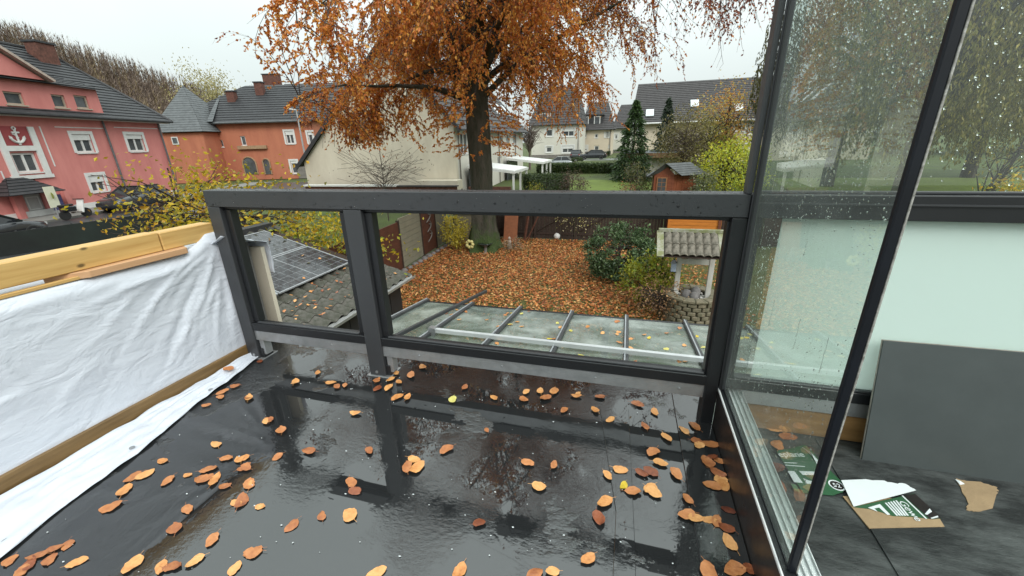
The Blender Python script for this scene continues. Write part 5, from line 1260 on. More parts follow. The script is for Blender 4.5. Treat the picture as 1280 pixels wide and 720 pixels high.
pbs = thing('pebble_bed', (WX, WY, -2.45), 'white pebbles filling the top of the stone well', 'pebbles')
for k in range(120):
    r = .40 * math.sqrt(random.random()); a = random.random() * 6.283; pebble((WX + r * math.cos(a), WY + r * math.sin(a), -2.43 + random.uniform(0, .05)), random.uniform(.022, .042), PEB, 'pebble', pbs)
for i, (dx, dy, r, s_, lb_) in enumerate(((-.14, -.05, .13, 1.0, 'rounded grey boulder among the white pebbles in the well'), (.07, -.02, .12, 1.5, 'tall upright grey stone on the white pebbles in the well'), (.02, -.16, .11, 1.1, 'small grey stone in front of the upright stone in the well'))):
    o = pebble((WX + dx, WY + dy, -2.40 + r * s_ * .6), r, GST, 'boulder', None, s_); tag(o, lb_, 'stone')
ln = thing('lantern', (PXs[0] - .13, WY - .12, -1.75), 'small blue-white lantern hanging at the well post', 'lantern')
lx, ly = PXs[0] - .13, WY - .12
MB().box(lx - .055, lx + .055, ly - .055, ly + .055, -1.72, -1.52).build('glass_body', mat('pale_blue_lantern', (.45, .52, .66), .3, var=.1), ln); MB().lathe([(.085, -1.52), (.03, -1.44), (.01, -1.43)], (lx, ly, 0), 4).build('cap', BLACKP, ln)
MB().tube([V((lx, ly, -1.43)), V((lx + .03, ly + .05, -1.30))], .008, 4).build('hook', BLACKP, ln); MB().box(lx - .06, lx + .06, ly - .06, ly + .06, -1.74, -1.721).build('base', BLACKP, ln)

# ------------------------------------------------------------------ copper beech
TB = V((-5.79, 13.93, -3))
bt = thing('copper_beech', TB, 'huge copper beech with orange autumn leaves and mossy trunk in the garden', 'tree')
MOSSB = mat('mossy_bark', (.085, .070, .055), .85, col2=(.018, .024, .009), scale=4, bmp=1.0, bscale=14, bdist=.08, sc=(1, 1, .28))
_t = MOSSB.node_tree; _b = _t.nodes['Principled BSDF']; _src = _b.inputs['Base Color'].links[0].from_socket
_v = objco(_t); _sp = _t.nodes.new('ShaderNodeSeparateXYZ'); _t.links.new(_v, _sp.inputs[0])
_mk = ramp(_t, mathn(_t, 'ADD', mathn(_t, 'MULTIPLY', _sp.outputs[2], -.45), mathn(_t, 'MULTIPLY', nz(_t, 1.8, 6, .7, _v), 1.6)), [(.25, 0.), (.55, 1.)])   # moss climbs from the foot of the trunk
_mx = _t.nodes.new('ShaderNodeMix'); _mx.data_type = 'RGBA'; _t.links.new(_mk, _mx.inputs[0]); _t.links.new(_src, _mx.inputs[6]); _mx.inputs[7].default_value = (.045, .072, .016, 1); _t.links.new(_mx.outputs[2], _b.inputs['Base Color'])
trunk_pts = [TB + V((0, 0, -.1)), TB + V((0, 0, .35)), TB + V((.02, 0, 1.0)), TB + V((.03, .0, 2.4)), TB + V((.0, .05, 4.2)), TB + V((-.05, .1, 6.0)), TB + V((.05, .1, 8.5)), TB + V((.1, 0, 12)), TB + V((0, 0, 16)), TB + V((.1, .1, 19))]
tv = MB(); nn = 22; rads = [.84, .64, .50, .44, .45, .46, .34, .24, .13, .03]
fine = []; fr_ = []
for i in range(len(trunk_pts) - 1):
    for k in range(4): t = k / 4; fine.append(trunk_pts[i].lerp(trunk_pts[i + 1], t)); fr_.append(rads[i] * (1 - t) + rads[i + 1] * t)
tv.tube(fine, fr_, nn)
for v_ in tv.v:
    a = math.atan2(v_.y - TB.y, v_.x - TB.x); c = V((TB.x, TB.y, v_.z)); low = max(0, 1 - (v_.z + 3) / 2.2)
    d = 1 + .10 * math.sin(a * 5 + v_.z * .4) * (.4 + low * 1.6) + .07 * noise.noise(V((a * 3, v_.z * 1.5, 2)))
    q = (v_ - c) * d + c; v_.x, v_.y = q.x, q.y
trk = tv.build('trunk', MOSSB, bt, smooth=True)
R_ = random.Random(21)
limbs, secs, twigs = [], [], []
lp_, la_, lc_, ls_ = [], [], [], []
def grow(p, d, L, n, bend, gnarl, rnd):
    pts = [V(p)]; d = V(d).normalized()
    for i in range(n):
        t = (i + 1) / n
        d = (d + V((rnd.gauss(0, gnarl), rnd.gauss(0, gnarl), rnd.gauss(0, gnarl) + bend(t)))).normalized(); pts.append(pts[-1] + d * (L / n))
    return pts
spec = []
for k in range(36):
    zz = [5.9, 6.3, 6.7, 7.1, 7.6, 8.2, 8.9, 9.8, 10.8, 12, 13.4, 15][k % 12] + R_.uniform(-.3, .3); az = k * 2.39996 + R_.uniform(-.25, .25)
    L = (11.0 - .40 * max(0, zz - 6)) * R_.uniform(.85, 1.08) * (.82 if math.cos(az) < -.25 else 1); el = math.radians(R_.uniform(22, 50) if zz < 8 else R_.uniform(35, 66)); spec.append((zz, az, L, el))
for k_, (az_l, el_l) in enumerate(((3.5, 64), (.25, 60), (1.9, 66), (5.1, 62), (2.75, 52), (5.95, 50))): spec.append((5.3 + .35 * k_, az_l, 9.5, math.radians(el_l)))
PAL_O = [(.70, .26, .045), (.76, .32, .055), (.62, .20, .04), (.52, .15, .035), (.80, .42, .09)]
PAL_R = [(.36, .10, .045), (.28, .075, .05), (.44, .13, .04), (.20, .055, .045)]
def tint(p):
    # orange inside and low, darker russet to the far sides and the top
    s = abs(p.x - TB.x + .3) / 9.0 + max(0, p.z - 4.5) * .075 + (.18 if p.x < TB.x - 3 else 0); s += R_.gauss(0, .16)
    pal = PAL_R if s > .76 else PAL_O
    c = pal[R_.randrange(len(pal))]; j = R_.uniform(.75, 1.2); return (c[0] * j, c[1] * j, c[2] * j)
def zmin(p):
    base = 1.55 + .5 * noise.noise(V((p.x * .45, p.y * .45, 3.3))) * 1.6
    dx = p.x - TB.x
    if abs(dx) < 1.7: base = .55
    if -6 < dx < -1.6: base -= .35
    if dx < -5.0: base += .5 + .45 * (-5.0 - dx)
    if dx > 6.2: base += .7 + .45 * (dx - 6.2)
    base += max(0, 10 - p.y) * .75
    return base
def put_twig(p, d, L, dens):
    pts = grow(p, d, L, 4, lambda t: -.16, .12, R_)
    if pts[-1].z < zmin(pts[-1]): return
    twigs.append(pts)
    nL = int(L / .036 * dens)
    for i in range(nL):
        t = R_.random(); k = min(3, int(t * 4)); f = t * 4 - k; q = pts[k].lerp(pts[k + 1], f)
        a = (pts[k + 1] - pts[k]).normalized() + V((R_.gauss(0, .7), R_.gauss(0, .7), R_.gauss(-.25, .5)))
        lp_.append(tuple(q)); la_.append(tuple(a)); lc_.append(tint(q)); ls_.append(R_.uniform(.07, .115))
for zz, az, L, el in spec:
    base = V((TB.x, TB.y, TB.z + zz)); d = V((math.cos(az) * math.cos(el), math.sin(az) * math.cos(el), math.sin(el)))
    lim = grow(base, d, L, 18, lambda t: -.028 - .05 * t, .10, R_)
    ix_ = next((i_ for i_, q in enumerate(lim) if i_ > 5 and (q.z < zmin(q) + .5 or q.x - TB.x > 8.2 or q.x - TB.x < -7.4)), 19); keep_ = lim[:ix_]; nk_ = len(keep_)
    if len(keep_) < 19: lim = keep_ + [keep_[-1] + V((.001 * k_, 0, 0)) for k_ in range(19 - len(keep_))]
    limbs.append((keep_, .25 if L == 9.5 else (.16 if el < .7 else .18) - .006 * zz))
    for i in range(3, 19):
        for rep in range(3):
            p = lim[min(i, 18)]; dd = (lim[min(i, 18)] - lim[i - 1]).normalized(); side = dd.cross(Z).normalized() * R_.choice((-1, 1))
            d2 = dd * R_.uniform(.2, .9) + side * R_.uniform(.3, 1) + Z * R_.uniform(-.35, .35)
            L2 = R_.uniform(1.2, 3.6) if p.z < 6.5 else R_.uniform(1.0, 2.4)
            sec = grow(p, d2, L2, 9, lambda t: -.10 - .13 * t, .15, R_)
            if sec[5].z < zmin(sec[5]) or p.x - TB.x < -7.9: continue
            n0_ = len(twigs)
            dx = abs(p.x - TB.x); outer = max(0, (dx - 6.5) / 3.5)
            dens = (1.05 if p.z < 5.6 else .40) * (1 - .6 * min(outer, 1))
            if p.x < TB.x - 4.5 and p.z > 4.6: dens *= .6
            dens *= R_.choice((.2, .65, 1.0, 1.2, 1.4))
            for j in range(2, 10):
                for rr_ in range(2):
                    e = (sec[min(j, 9)] - sec[j - 1]).normalized(); s2 = V((R_.gauss(0, .7), R_.gauss(0, .7), R_.uniform(-.5, .3)))
                    put_twig(sec[j], e * .8 + s2, R_.uniform(.35, .8), dens)
            if len(twigs) - n0_ >= 5:
                cut_ = next((i_ for i_, q_ in enumerate(sec) if i_ > 2 and q_.z < zmin(q_)), 10); secs.append(sec[:cut_])
# sprays hanging on the trunk
for k in range(230):
    a = R_.uniform(0, 6.283); z_ = R_.uniform(3.7, 7.5); r_ = R_.uniform(.5, 1.6); p = V((TB.x + r_ * math.cos(a), TB.y + r_ * math.sin(a), TB.z + z_)); put_twig(p, V((math.cos(a), math.sin(a), .2)), R_.uniform(.5, 1.0), 1.2)
bm_ = MB()
for lim, r0 in limbs: bm_.tube(lim, [r0 * (1 - i / len(lim)) ** 1.4 + .006 for i in range(len(lim))], 7, False)
bm_.build('limb', MOSSB, bt, smooth=True)
def many_tubes(lst, r0, r1):   # thin 3-sided branches, one mesh
    vs, fs = [], []
    for pts in lst:
        n = len(pts); k0 = len(vs)
        for i, p in enumerate(pts):
            r = r0 + (r1 - r0) * i / (n - 1)
            vs += [(p.x + r, p.y, p.z), (p.x - r * .5, p.y + r * .87, p.z + r * .3), (p.x - r * .5, p.y - r * .87, p.z - r * .3)]
        for i in range(n - 1):
            for j in range(3): q = (j + 1) % 3; fs.append((k0 + 3 * i + j, k0 + 3 * i + q, k0 + 3 * i + 3 + q, k0 + 3 * i + 3 + j))
    return vs, fs
v1, f1 = many_tubes(secs, .020, .005); v2, f2 = many_tubes(twigs, .0055, .0025)
f2 = [tuple(i + len(v1) for i in f) for f in f2]
npmesh('branches', v1 + v2, f1 + f2, TWIG, bt)
print('beech leaves', len(lp_), 'twigs', len(twigs))
leaves('crown', np.array(lp_), np.array(ls_), np.array(lc_), LEAF, bt, np.array(la_), asp=.62, fold=.2)

# ------------------------------------------------------------------ generic trees and shrubs
def tree(name, lab, base, H, crown_c, crown_r, n, size, pal, trunk_r=.15, cat='tree', group=None, k=40, tight=.2, shell=.6, mat_=None, tw=24, axis=None, jit=.18, tm_=None):
    base = V(base); t = thing(name, base, lab, cat, group)
    cc = V(crown_c); mb = MB()
    mb.tube([base - Z * .05, base.lerp(V((cc.x, cc.y, base.z + H * .5)), .6), V((cc.x, cc.y, cc.z)), V((cc.x, cc.y, cc.z + crown_r[2] * .75))], [trunk_r * 1.3, trunk_r, trunk_r * .6, .02], 8)
    rr_ = random.Random(hash(lab) % 1000 if False else len(lab))
    for i in range(tw):
        a = rr_.random() * 6.283; st = base.lerp(V((cc.x, cc.y, cc.z + crown_r[2] * .4)), .35 + .6 * rr_.random()); en = cc + V((math.cos(a) * crown_r[0], math.sin(a) * crown_r[1], rr_.uniform(-.5, .85) * crown_r[2])) * rr_.uniform(.6, .98)
        md_ = st.lerp(en, .5) + V((rr_.gauss(0, .08), rr_.gauss(0, .08), .1)) * crown_r[2]; mb.tube([st, md_, en], [trunk_r * .4, trunk_r * .22, .008], 4, False)
    mb.build('trunk' if cat == 'tree' else 'stems', tm_ or TWIG, t)
    if n:
        P = clumps(crown_c, crown_r, n, k, tight, shell); keep = P[:, 2] > base.z + .02; P = P[keep]
        sz = size * rng.uniform(.7, 1.25, len(P)); leaves('crown' if cat == 'tree' else 'foliage', P, sz, pick(pal, len(P), jit), mat_ or GREENLEAF, t, axis=None if axis is None else np.tile(axis, (len(P), 1)) + rng.normal(0, .5, (len(P), 3)))
    return t
DG = [(.06, .11, .04), (.10, .16, .065), (.04, .075, .028), (.15, .21, .10)]
YG = [(.30, .34, .03), (.38, .36, .03), (.20, .26, .03), (.26, .24, .03)]
YE = [(.58, .42, .025), (.48, .36, .02), (.36, .30, .03), (.52, .30, .02)]
HG = [(.045, .075, .018), (.065, .095, .025), (.03, .05, .015)]
CG = [(.045, .085, .025), (.06, .11, .03), (.03, .055, .02)]
BR = [(.34, .19, .09), (.25, .14, .07), (.42, .26, .13)]
tree('rhododendron_bush', 'dense rounded dark green bush beside the leaf-covered lawn', (-.15, 11.1, -3), 1.6, (-.15, 11.1, -2.15), (1.08, 1.0, .84), 9000, .095, DG, .05, 'shrub', k=140, tight=.085, shell=.85)
tree('hydrangea_bush', 'yellow-green leafy shrub in front of the dark round bush', (.55, 8.9, -3), 1.2, (.55, 8.9, -2.25), (.62, .55, .62), 1500, .10, YG, .02, 'shrub', k=30, tight=.2, shell=.7, tw=30)
tree('flowering_shrub', 'pale yellow-green shrub reaching up beside the well lantern', (1.0, 8.9, -3), 1.3, (.95, 8.9, -2.0), (.50, .5, .55), 1000, .09, YG, .02, 'shrub', k=24, tight=.22, shell=.7, tw=30)
tree('brown_hydrangea', 'bare brown twiggy shrub at the foot of the well', (.95, 8.05, -3), 1.0, (.9, 8.05, -2.45), (.55, .45, .5), 900, .06, BR, .02, 'shrub', k=40, tight=.3, tw=90)
tree('yellow_shrub', 'small bright yellow shrub beside the mossy beech trunk', (-6.95, 13.6, -3), 1.4, (-6.95, 13.6, -2.15), (.55, .5, .75), 1500, .09, [(.58, .46, .04), (.5, .42, .08), (.45, .38, .05)], .03, 'shrub', k=36, tight=.2)
tree('grey_green_plant', 'low pale plant at the foot of the beech trunk among the leaves', (-4.5, 14.0, -3), .4, (-4.5, 14.0, -2.8), (.45, .4, .28), 350, .07, [(.34, .25, .17), (.25, .2, .1)], .01, 'plant', k=16, tight=.3, tw=16)
tree('climbing_rose', 'thin shrub with pale leaves against the dark back fence', (-2.3, 15.7, -3), 1.6, (-2.3, 15.8, -1.9), (.9, .25, .8), 260, .08, [(.55, .48, .28), (.4, .36, .12)], .015, 'shrub', k=30, tight=.25, tw=26)
# magnolia with yellow leaves behind the outbuilding
mg = PD(300, 262, 11.5)
tree('yellow_magnolia', 'sprawling shrub with large yellow leaves behind the solar panels', (mg.x, mg.y, -2.9), 3, (mg.x, mg.y, -.75), (2.6, 1.9, 1.4), 2500, .13, YE + [(.30, .28, .05)], .07, 'shrub', k=60, tight=.2, shell=.55, mat_=LEAF, tw=60)
m2 = PD(222, 252, 12.5)
tree('yellow_magnolia', 'yellow-leaved shrub with long bare twigs in front of the pink house', (m2.x, m2.y, -2.9), 3, (m2.x, m2.y, -.35), (2.0, 1.7, 1.6), 1150, .13, YE + [(.35, .18, .03)], .06, 'shrub', k=44, tight=.2, shell=.6, mat_=LEAF, tw=70)
m3 = PD(370, 280, 10.5)
tree('yellow_hedge_shrub', 'yellow-green shrub with fallen leaves beyond the roof ridge of the outbuilding', (m3.x, m3.y, -2.95), 2, (m3.x, m3.y, -1.35), (2.2, 1.2, .95), 2200, .12, YE + YG, .05, 'shrub', k=50, tight=.2, shell=.6, mat_=LEAF, tw=40)
bs_ = PD(480, 232, 24)
tree('bare_bush', 'leafless dark bush in front of the cream gable wall', (bs_.x, bs_.y, -2.9), 3.4, (bs_.x, bs_.y, -.2), (3.0, 1.5, 1.9), 160, .10, [(.20, .12, .08)], .028, 'shrub', k=20, tw=110, tm_=GREYTWIG)
hb_ = PD(455, 231, 21); tree('low_hedge_bush', 'low yellow-green bush at the foot of the cream gable', (hb_.x - 1.5, hb_.y, -2.9), 1.2, (hb_.x - 1.5, hb_.y, -1.75), (.7, .6, .55), 600, .11, YG, .03, 'shrub')
# conifers and garden trees on the right
def conifer(lab, p, H, r, pal, n, droop=.5):
    p = V(p); t = thing('conifer', p, lab, 'tree'); MB().tube([p, p + Z * H], [r * .09, .02], 8).build('trunk', BARK, t)
    h = rng.random(n) ** 1.35; a = rng.random(n) * 6.283; lay = .85 + .18 * np.sin(h * 60) + rng.normal(0, .06, n); rad = r * (1 - h) ** .8 * (.35 + .65 * np.sqrt(rng.random(n))) * lay
    tuft = 1 + .22 * np.sin(a * 7 + np.floor(h * 16) * 2.1); rad = rad * tuft
    P = np.stack([p.x + rad * np.cos(a), p.y + rad * np.sin(a), p.z + .25 + h * (H - .3) - rad * .25], 1); ax = np.stack([np.cos(a), np.sin(a), np.full(n, -droop)], 1) + rng.normal(0, .25, (n, 3))
    leaves('crown', P, .30 * rng.uniform(.6, 1.2, n), pick(pal, n, .25), GREENLEAF, t, axis=ax, asp=.4)
cA = PD(788, 232, 39); gA = gz(cA.x, cA.y); tA = PD(787, 124, 39)
conifer('bright green conical conifer beside the garage block', (cA.x, cA.y, gA), tA.z - gA, 2.1, CG, 7000)
cB = PD(826, 232, 43); gB_ = gz(cB.x, cB.y); tB_ = PD(826, 121, 43)
conifer('dark slender conifer with drooping branches left of the autumn trees', (cB.x, cB.y, gB_), tB_.z - gB_, 1.6, [(.022, .04, .02), (.035, .055, .03)], 4500, .9)
def rtree(nm, lab, x, ybase, ytop, dep, wpx, n, size, pal, **kw):
    b_ = PD(x, ybase, dep); g_ = gz(b_.x, b_.y); tp = PD(x, ytop, dep); wr = wpx / 2 * dep / FPX * 1.05; H = tp.z - g_
    return tree(nm, lab, (b_.x, b_.y, g_), H, (b_.x, b_.y, g_ + H * .60), (wr, wr * .8, H * .42), n, size, pal, **kw)
rtree('autumn_tree', 'slender tree with pale orange and yellow leaves before the terraced house', 898, 230, 108, 38, 58, 4200, .19, [(.66, .33, .07), (.68, .48, .12), (.58, .46, .12), (.46, .20, .06)], trunk_r=.12, mat_=LEAF, k=46, tight=.22, tw=46)
rtree('birch_tree', 'thin yellowing birch with loose leaves beside the slate roof', 878, 232, 138, 35, 50, 2800, .15, [(.42, .36, .08), (.30, .28, .08), (.22, .2, .07)], trunk_r=.10, mat_=LEAF, k=40, tight=.25, tw=60)
rtree('bare_grey_tree', 'bare grey-green twiggy tree behind the garage block', 858, 225, 150, 44, 60, 3000, .15, [(.20, .17, .09), (.15, .13, .07)], trunk_r=.12, k=36, tight=.28, tw=90, tm_=GREYTWIG)
rtree('olive_brown_tree', 'olive-brown thinning tree between the dark conifer and the birch', 850, 232, 138, 33, 56, 4200, .15, [(.20, .17, .07), (.26, .21, .08), (.15, .13, .05)], trunk_r=.12, k=50, tight=.22, tw=70, tm_=GREYTWIG)
rtree('yellow_green_tree', 'bushy bright yellow-green tree beside the garden house', 905, 236, 170, 24, 66, 3600, .13, [(.56, .55, .04), (.46, .50, .04), (.62, .56, .04), (.30, .37, .04)], trunk_r=.10, k=50, tight=.2, shell=.55, tw=40)
rtree('yellow_green_tree', 'smaller lime-yellow shrub tree next to the bushy yellow-green tree', 930, 242, 185, 21, 50, 2200, .12, [(.46, .50, .05), (.54, .53, .04), (.32, .4, .06)], trunk_r=.08, k=40, tight=.2, tw=40)
rtree('bare_roadside_tree', 'leafless tree in front of the right end of the slate roof', 950, 220, 90, 46, 60, 90, .12, [(.2, .12, .08)], trunk_r=.16, k=20, tw=120, tm_=GREYTWIG)
rtree('white_berry_shrub', 'pale leafed shrub right of the garden house', 878, 242, 214, 23, 36, 1100, .11, [(.20, .22, .10), (.34, .34, .22), (.10, .13, .05)], trunk_r=.03, cat='shrub', k=30)
rtree('round_shrub', 'sparse greenish shrub left of the garden house', 795, 236, 206, 25, 42, 1500, .10, [(.12, .12, .05), (.08, .1, .03), (.2, .17, .06)], trunk_r=.03, cat='shrub', k=36, tw=40)
rtree('rust_shrub', 'low rust-coloured shrub before the green lawn strip', 788, 238, 226, 23, 24, 420, .09, [(.32, .12, .05), (.25, .1, .05)], trunk_r=.02, cat='shrub', k=16)
rtree('yellow_dome_shrub', 'low yellow-green dome shrub beside the white terrace roof', 667, 241, 230, 24, 24, 900, .09, YG + [(.42, .3, .03)], trunk_r=.02, cat='shrub', k=20, tight=.2)
rtree('purple_shrub', 'brown-purple rounded shrub at the end of the clipped hedge', 715, 240, 216, 27, 32, 1500, .09, [(.12, .075, .06), (.16, .1, .07), (.08, .06, .04)], trunk_r=.03, cat='shrub', k=30)
rtree('dark_evergreen_bush', 'dark green bush between the terrace roof and the clipped hedge', 683, 240, 217, 28, 40, 2200, .10, HG, trunk_r=.03, cat='shrub', k=36)
rtree('round_topiary', 'round clipped dark green bush before the white house', 721, 212, 197, 60, 12, 700, .16, HG, trunk_r=.05, cat='shrub', k=40, tight=.12, shell=.9)
rtree('bare_white_house_tree', 'bare tree between the cream house and the white house', 662, 205, 140, 52, 36, 60, .12, [(.2, .14, .1)], trunk_r=.12, k=20, tw=110, tm_=GREYTWIG)
for i, (x, yb, yt) in enumerate(((737, 197, 189), (760, 196, 188))):
    rtree('clipped_cypress', ['small clipped cypress left of the parked black car', 'small clipped cypress right of the parked black car'][i], x, yb, yt, 76, 4, 250, .2, HG, trunk_r=.04, cat='shrub', k=14, tight=.2)
# willow beyond the pink house
rtree('golden_willow', 'pale golden leafless willow between the turret and the wooded hill', 268, 150, 92, 85, 70, 5200, .34, [(.36, .32, .13), (.30, .26, .11), (.42, .36, .17)], trunk_r=.25, mat_=LEAF, k=50, tight=.2, shell=.5, tw=60, axis=np.array([0, 0, 1.]), tm_=GREYTWIG)
# clipped hedges
def hedge(lab, a, b_, wdt, z0, z1, n, pal, size=.1):
    a, b_ = V(a), V(b_); U = (b_ - a); L = U.length; U.normalize(); N = U.cross(Z)
    t = thing('clipped_hedge', ((a.x + b_.x) / 2, (a.y + b_.y) / 2, z0), lab, 'hedge')
    MB().fbox(V((a.x, a.y, 0)), U, N, .05, L - .05, -wdt / 2 + .08, wdt / 2 - .08, z0, z1 - .1).build('stems', mat('hedge_core', (.02, .028, .01), .9), t)
    u = rng.random(n) * L; face = rng.random(n); tt = rng.random(n); off = np.where(face < .7, -wdt / 2, (tt - .5) * wdt) + rng.normal(0, .05, n); zz = np.where(face < .7, z0 + (z1 - z0) * rng.random(n), z1) + rng.normal(0, .05, n)
    P = np.array([a.x, a.y, 0]) + u[:, None] * np.array(U) - off[:, None] * np.array(N) * 1.0; P[:, 2] = zz
    leaves('foliage', P, size * rng.uniform(.7, 1.3, n), pick(pal, n, .25), GREENLEAF, t)
hy = 45.0
a_, b2_ = PY(672, 215, hy), PY(795, 215, hy)
hedge('long clipped green hedge before the white and peach houses', (a_.x, hy, 0), (b2_.x, hy, 0), 1.2, gz(a_.x, hy), PY(730, 205, hy).z, 9000, HG, .16)
hy = 31.0; a_, b2_ = PY(655, 225, hy), PY(712, 225, hy)
hedge('lower clipped hedge beside the white terrace roofs', (a_.x, hy, 0), (b2_.x, hy, 0), 1.0, gz(a_.x, hy), PY(690, 219, hy).z, 5000, HG, .12)
LAWN = mat('bright_lawn', (.12, .165, .022), .9, scale=1, var=.15, bmp=.4, bscale=60)
la = MB().extrude([V((-6.5, 26, gz(0, 26) + .03)), V((4.5, 26, gz(0, 26) + .03)), V((4.5, 39, gz(0, 39) + .03)), V((-6.5, 39, gz(0, 39) + .03))], (0, 0, .01)).build('lawn', LAWN); tag(la, kind='structure')
# right hand park seen through the rain wet glass
wlw = PD(1150, 160, 22); gW = -3.0
def willow(lab, p, H, r, n, pal, sz=.20):
    p = V(p); t = thing('willow_tree', p, lab, 'tree'); mb = MB(); mb.tube([p, p + Z * H * .3, p + Z * H * .75], [.45, .35, .12], 9)
    strands = 640; c = []; col = []; ax = []
    for s in range(strands):
        a = random.random() * 6.283; rr_ = r * math.sqrt(random.random()); top_ = p.z + H * (1 - .35 * (rr_ / r) ** 2) * random.uniform(.75, 1); L = max(.6, (top_ - p.z - 2.3)) * random.uniform(.45, 1.0)
        m = max(3, int(n / strands)); zz = top_ - L * np.sort(rng.random(m)); x = p.x + rr_ * math.cos(a) + np.cumsum(rng.normal(0, .05, m)); y = p.y + rr_ * math.sin(a) + np.cumsum(rng.normal(0, .05, m)); c.append(np.stack([x, y, zz], 1))
        if s % 7 == 0: mb.tube([p + Z * H * .35, V((p.x + rr_ * .5 * math.cos(a), p.y + rr_ * .5 * math.sin(a), (p.z + H * .35 + top_) / 2 + .5)), V((p.x + rr_ * math.cos(a), p.y + rr_ * math.sin(a), top_))], [.16, .09, .02], 5, False)
    P = np.concatenate(c); mb.build('trunk', BARK, t)
    leaves('crown', P, sz * rng.uniform(.7, 1.4, len(P)), pick(pal, len(P), .25), GREENLEAF, t, axis=np.tile([0, 0, -1.], (len(P), 1)) + rng.normal(0, .25, (len(P), 3)), asp=.35)
WG = [(.16, .15, .022), (.21, .18, .03), (.11, .105, .02), (.27, .215, .04)]
willow('tall olive-green weeping willow beyond the rain-wet glass', (wlw.x, wlw.y, gW), 15, 5.6, 46000, WG, .17)
w2 = PD(1230, 160, 33); willow('second olive weeping willow farther off beyond the park lawn', (w2.x, w2.y, -2.6), 14, 7.0, 30000, [(.19, .165, .03), (.26, .20, .04), (.14, .12, .025), (.36, .27, .05)], .22)
w3 = PD(1050, 160, 31); willow('broad brown-green tree behind the partition glass', (w3.x, w3.y, -2.6), 17, 6, 26000, [(.10, .095, .03), (.13, .115, .035), (.075, .07, .025)], .24)
w4 = PD(1330, 160, 24); willow('yellowing weeping tree at the edge of the park', (w4.x, w4.y, -2.8), 13, 6, 22000, [(.25, .2, .04), (.16, .14, .03)], .2)
for x_, d_, H_, r_, pal_, lb_ in ((1120, 60, 15, 9, [(.10, .10, .03), (.14, .12, .04)], 'olive tree of the far tree belt, left of the gap in the park'), (1235, 56, 14, 8, [(.20, .15, .04), (.13, .10, .035)], 'brownish tree of the far tree belt behind the park lawn'), (1340, 60, 16, 10, [(.12, .11, .03), (.17, .14, .04)], 'large olive tree at the right end of the far tree belt')):
    q = PD(x_, 160, d_); willow(lb_, (q.x, q.y, -2.2), H_, r_, 15000, pal_, .42)
yl = PD(1285, 232, 13); tree('golden_shrub', 'golden yellow shrub on the park lawn beyond the wet glass', (yl.x, yl.y, -3), 2.2, (yl.x, yl.y, -1.2), (1.1, 1.0, 1.1), 1500, .12, YE, .04, 'shrub', mat_=LEAF)
sp = PD(1210, 235, 17); tree('leaning_young_tree', 'thin leaning young tree on the park lawn', (sp.x, sp.y, -3), 4, (sp.x + 1.2, sp.y, .3), (1.3, 1.2, 1.3), 350, .12, [(.28, .22, .05), (.2, .17, .05)], .07, 'tree', mat_=LEAF, tw=26)
pl_ = MB().extrude([V((9, 14, -2.985)), V((44, 14, -2.985)), V((60, 40, -2.4)), V((12, 40, -2.4))], (0, 0, .02)).build('lawn', mat('park_lawn', (.17, .22, .03), .9, scale=.4, var=.15)); tag(pl_, kind='structure')

# ------------------------------------------------------------------ fallen leaves on the lawn, grass, ornaments
n = 42000
X = rng.uniform(-7.7, 3.2, n); Y = rng.uniform(4.2, 16.1, n)
nzv = np.array([noise.noise(V((x * .55, y * .55, 1))) for x, y in zip(X, Y)])
nz2 = np.array([noise.noise(V((x * 1.6, y * 1.6, 8))) for x, y in zip(X, Y)])
dens = np.clip((Y - 6.2) / 2.4 + nzv * .8 + nz2 * .5 + .12, .08, 1.0); dens = np.where(X > .9, dens * np.clip(.45 - (X - .9) * .15, .15, 1), dens)
k_ = rng.random(n) < dens; X, Y, D_ = X[k_], Y[k_], dens[k_]; m = len(X)
P = np.stack([X, Y, -2.985 + rng.random(m) * .05], 1); ax = rng.normal(size=(m, 3)); ax[:, 2] *= .25
leaves('leaf_litter', P, rng.uniform(.07, .115, m), pick([(.62, .24, .075), (.50, .165, .055), (.72, .37, .13), (.34, .105, .045), (.80, .48, .20), (.56, .21, .065)], m, .2), LEAF, None, ax, asp=.62, fold=.3, flat=.8, kind='stuff')
tag(bpy.data.objects['leaf_litter'], 'carpet of fallen copper leaves covering the garden lawn', 'fallen leaves')
ng = 26000; X = rng.uniform(-7.6, 7, ng); Y = rng.uniform(4.1, 16.1, ng); kk = (Y < 9) | (X > .8); X, Y = X[kk], Y[kk]; m = len(X)
ax = np.stack([rng.normal(0, .5, m), rng.normal(0, .5, m), np.ones(m)], 1)
leaves('grass', np.stack([X, Y, np.full(m, -3.0)], 1), rng.uniform(.05, .10, m), pick([(.09, .13, .02), (.14, .17, .03), (.19, .19, .04)], m, .2), GREENLEAF, None, ax, asp=.22, kind='stuff')
tag(bpy.data.objects['grass'], 'short green grass along the edge of the leafy lawn', 'grass')
so_ = MB().extrude([V((-7.8, 4.0, -2.998)), V((6, 4.0, -2.998)), V((6, 16.2, -2.998)), V((-7.8, 16.2, -2.998))], (0, 0, .006)).build('garden_lawn', mat('garden_soil_grass', (.10, .085, .025), .9, col2=(.06, .08, .018), scale=.9)); tag(so_, kind='structure')
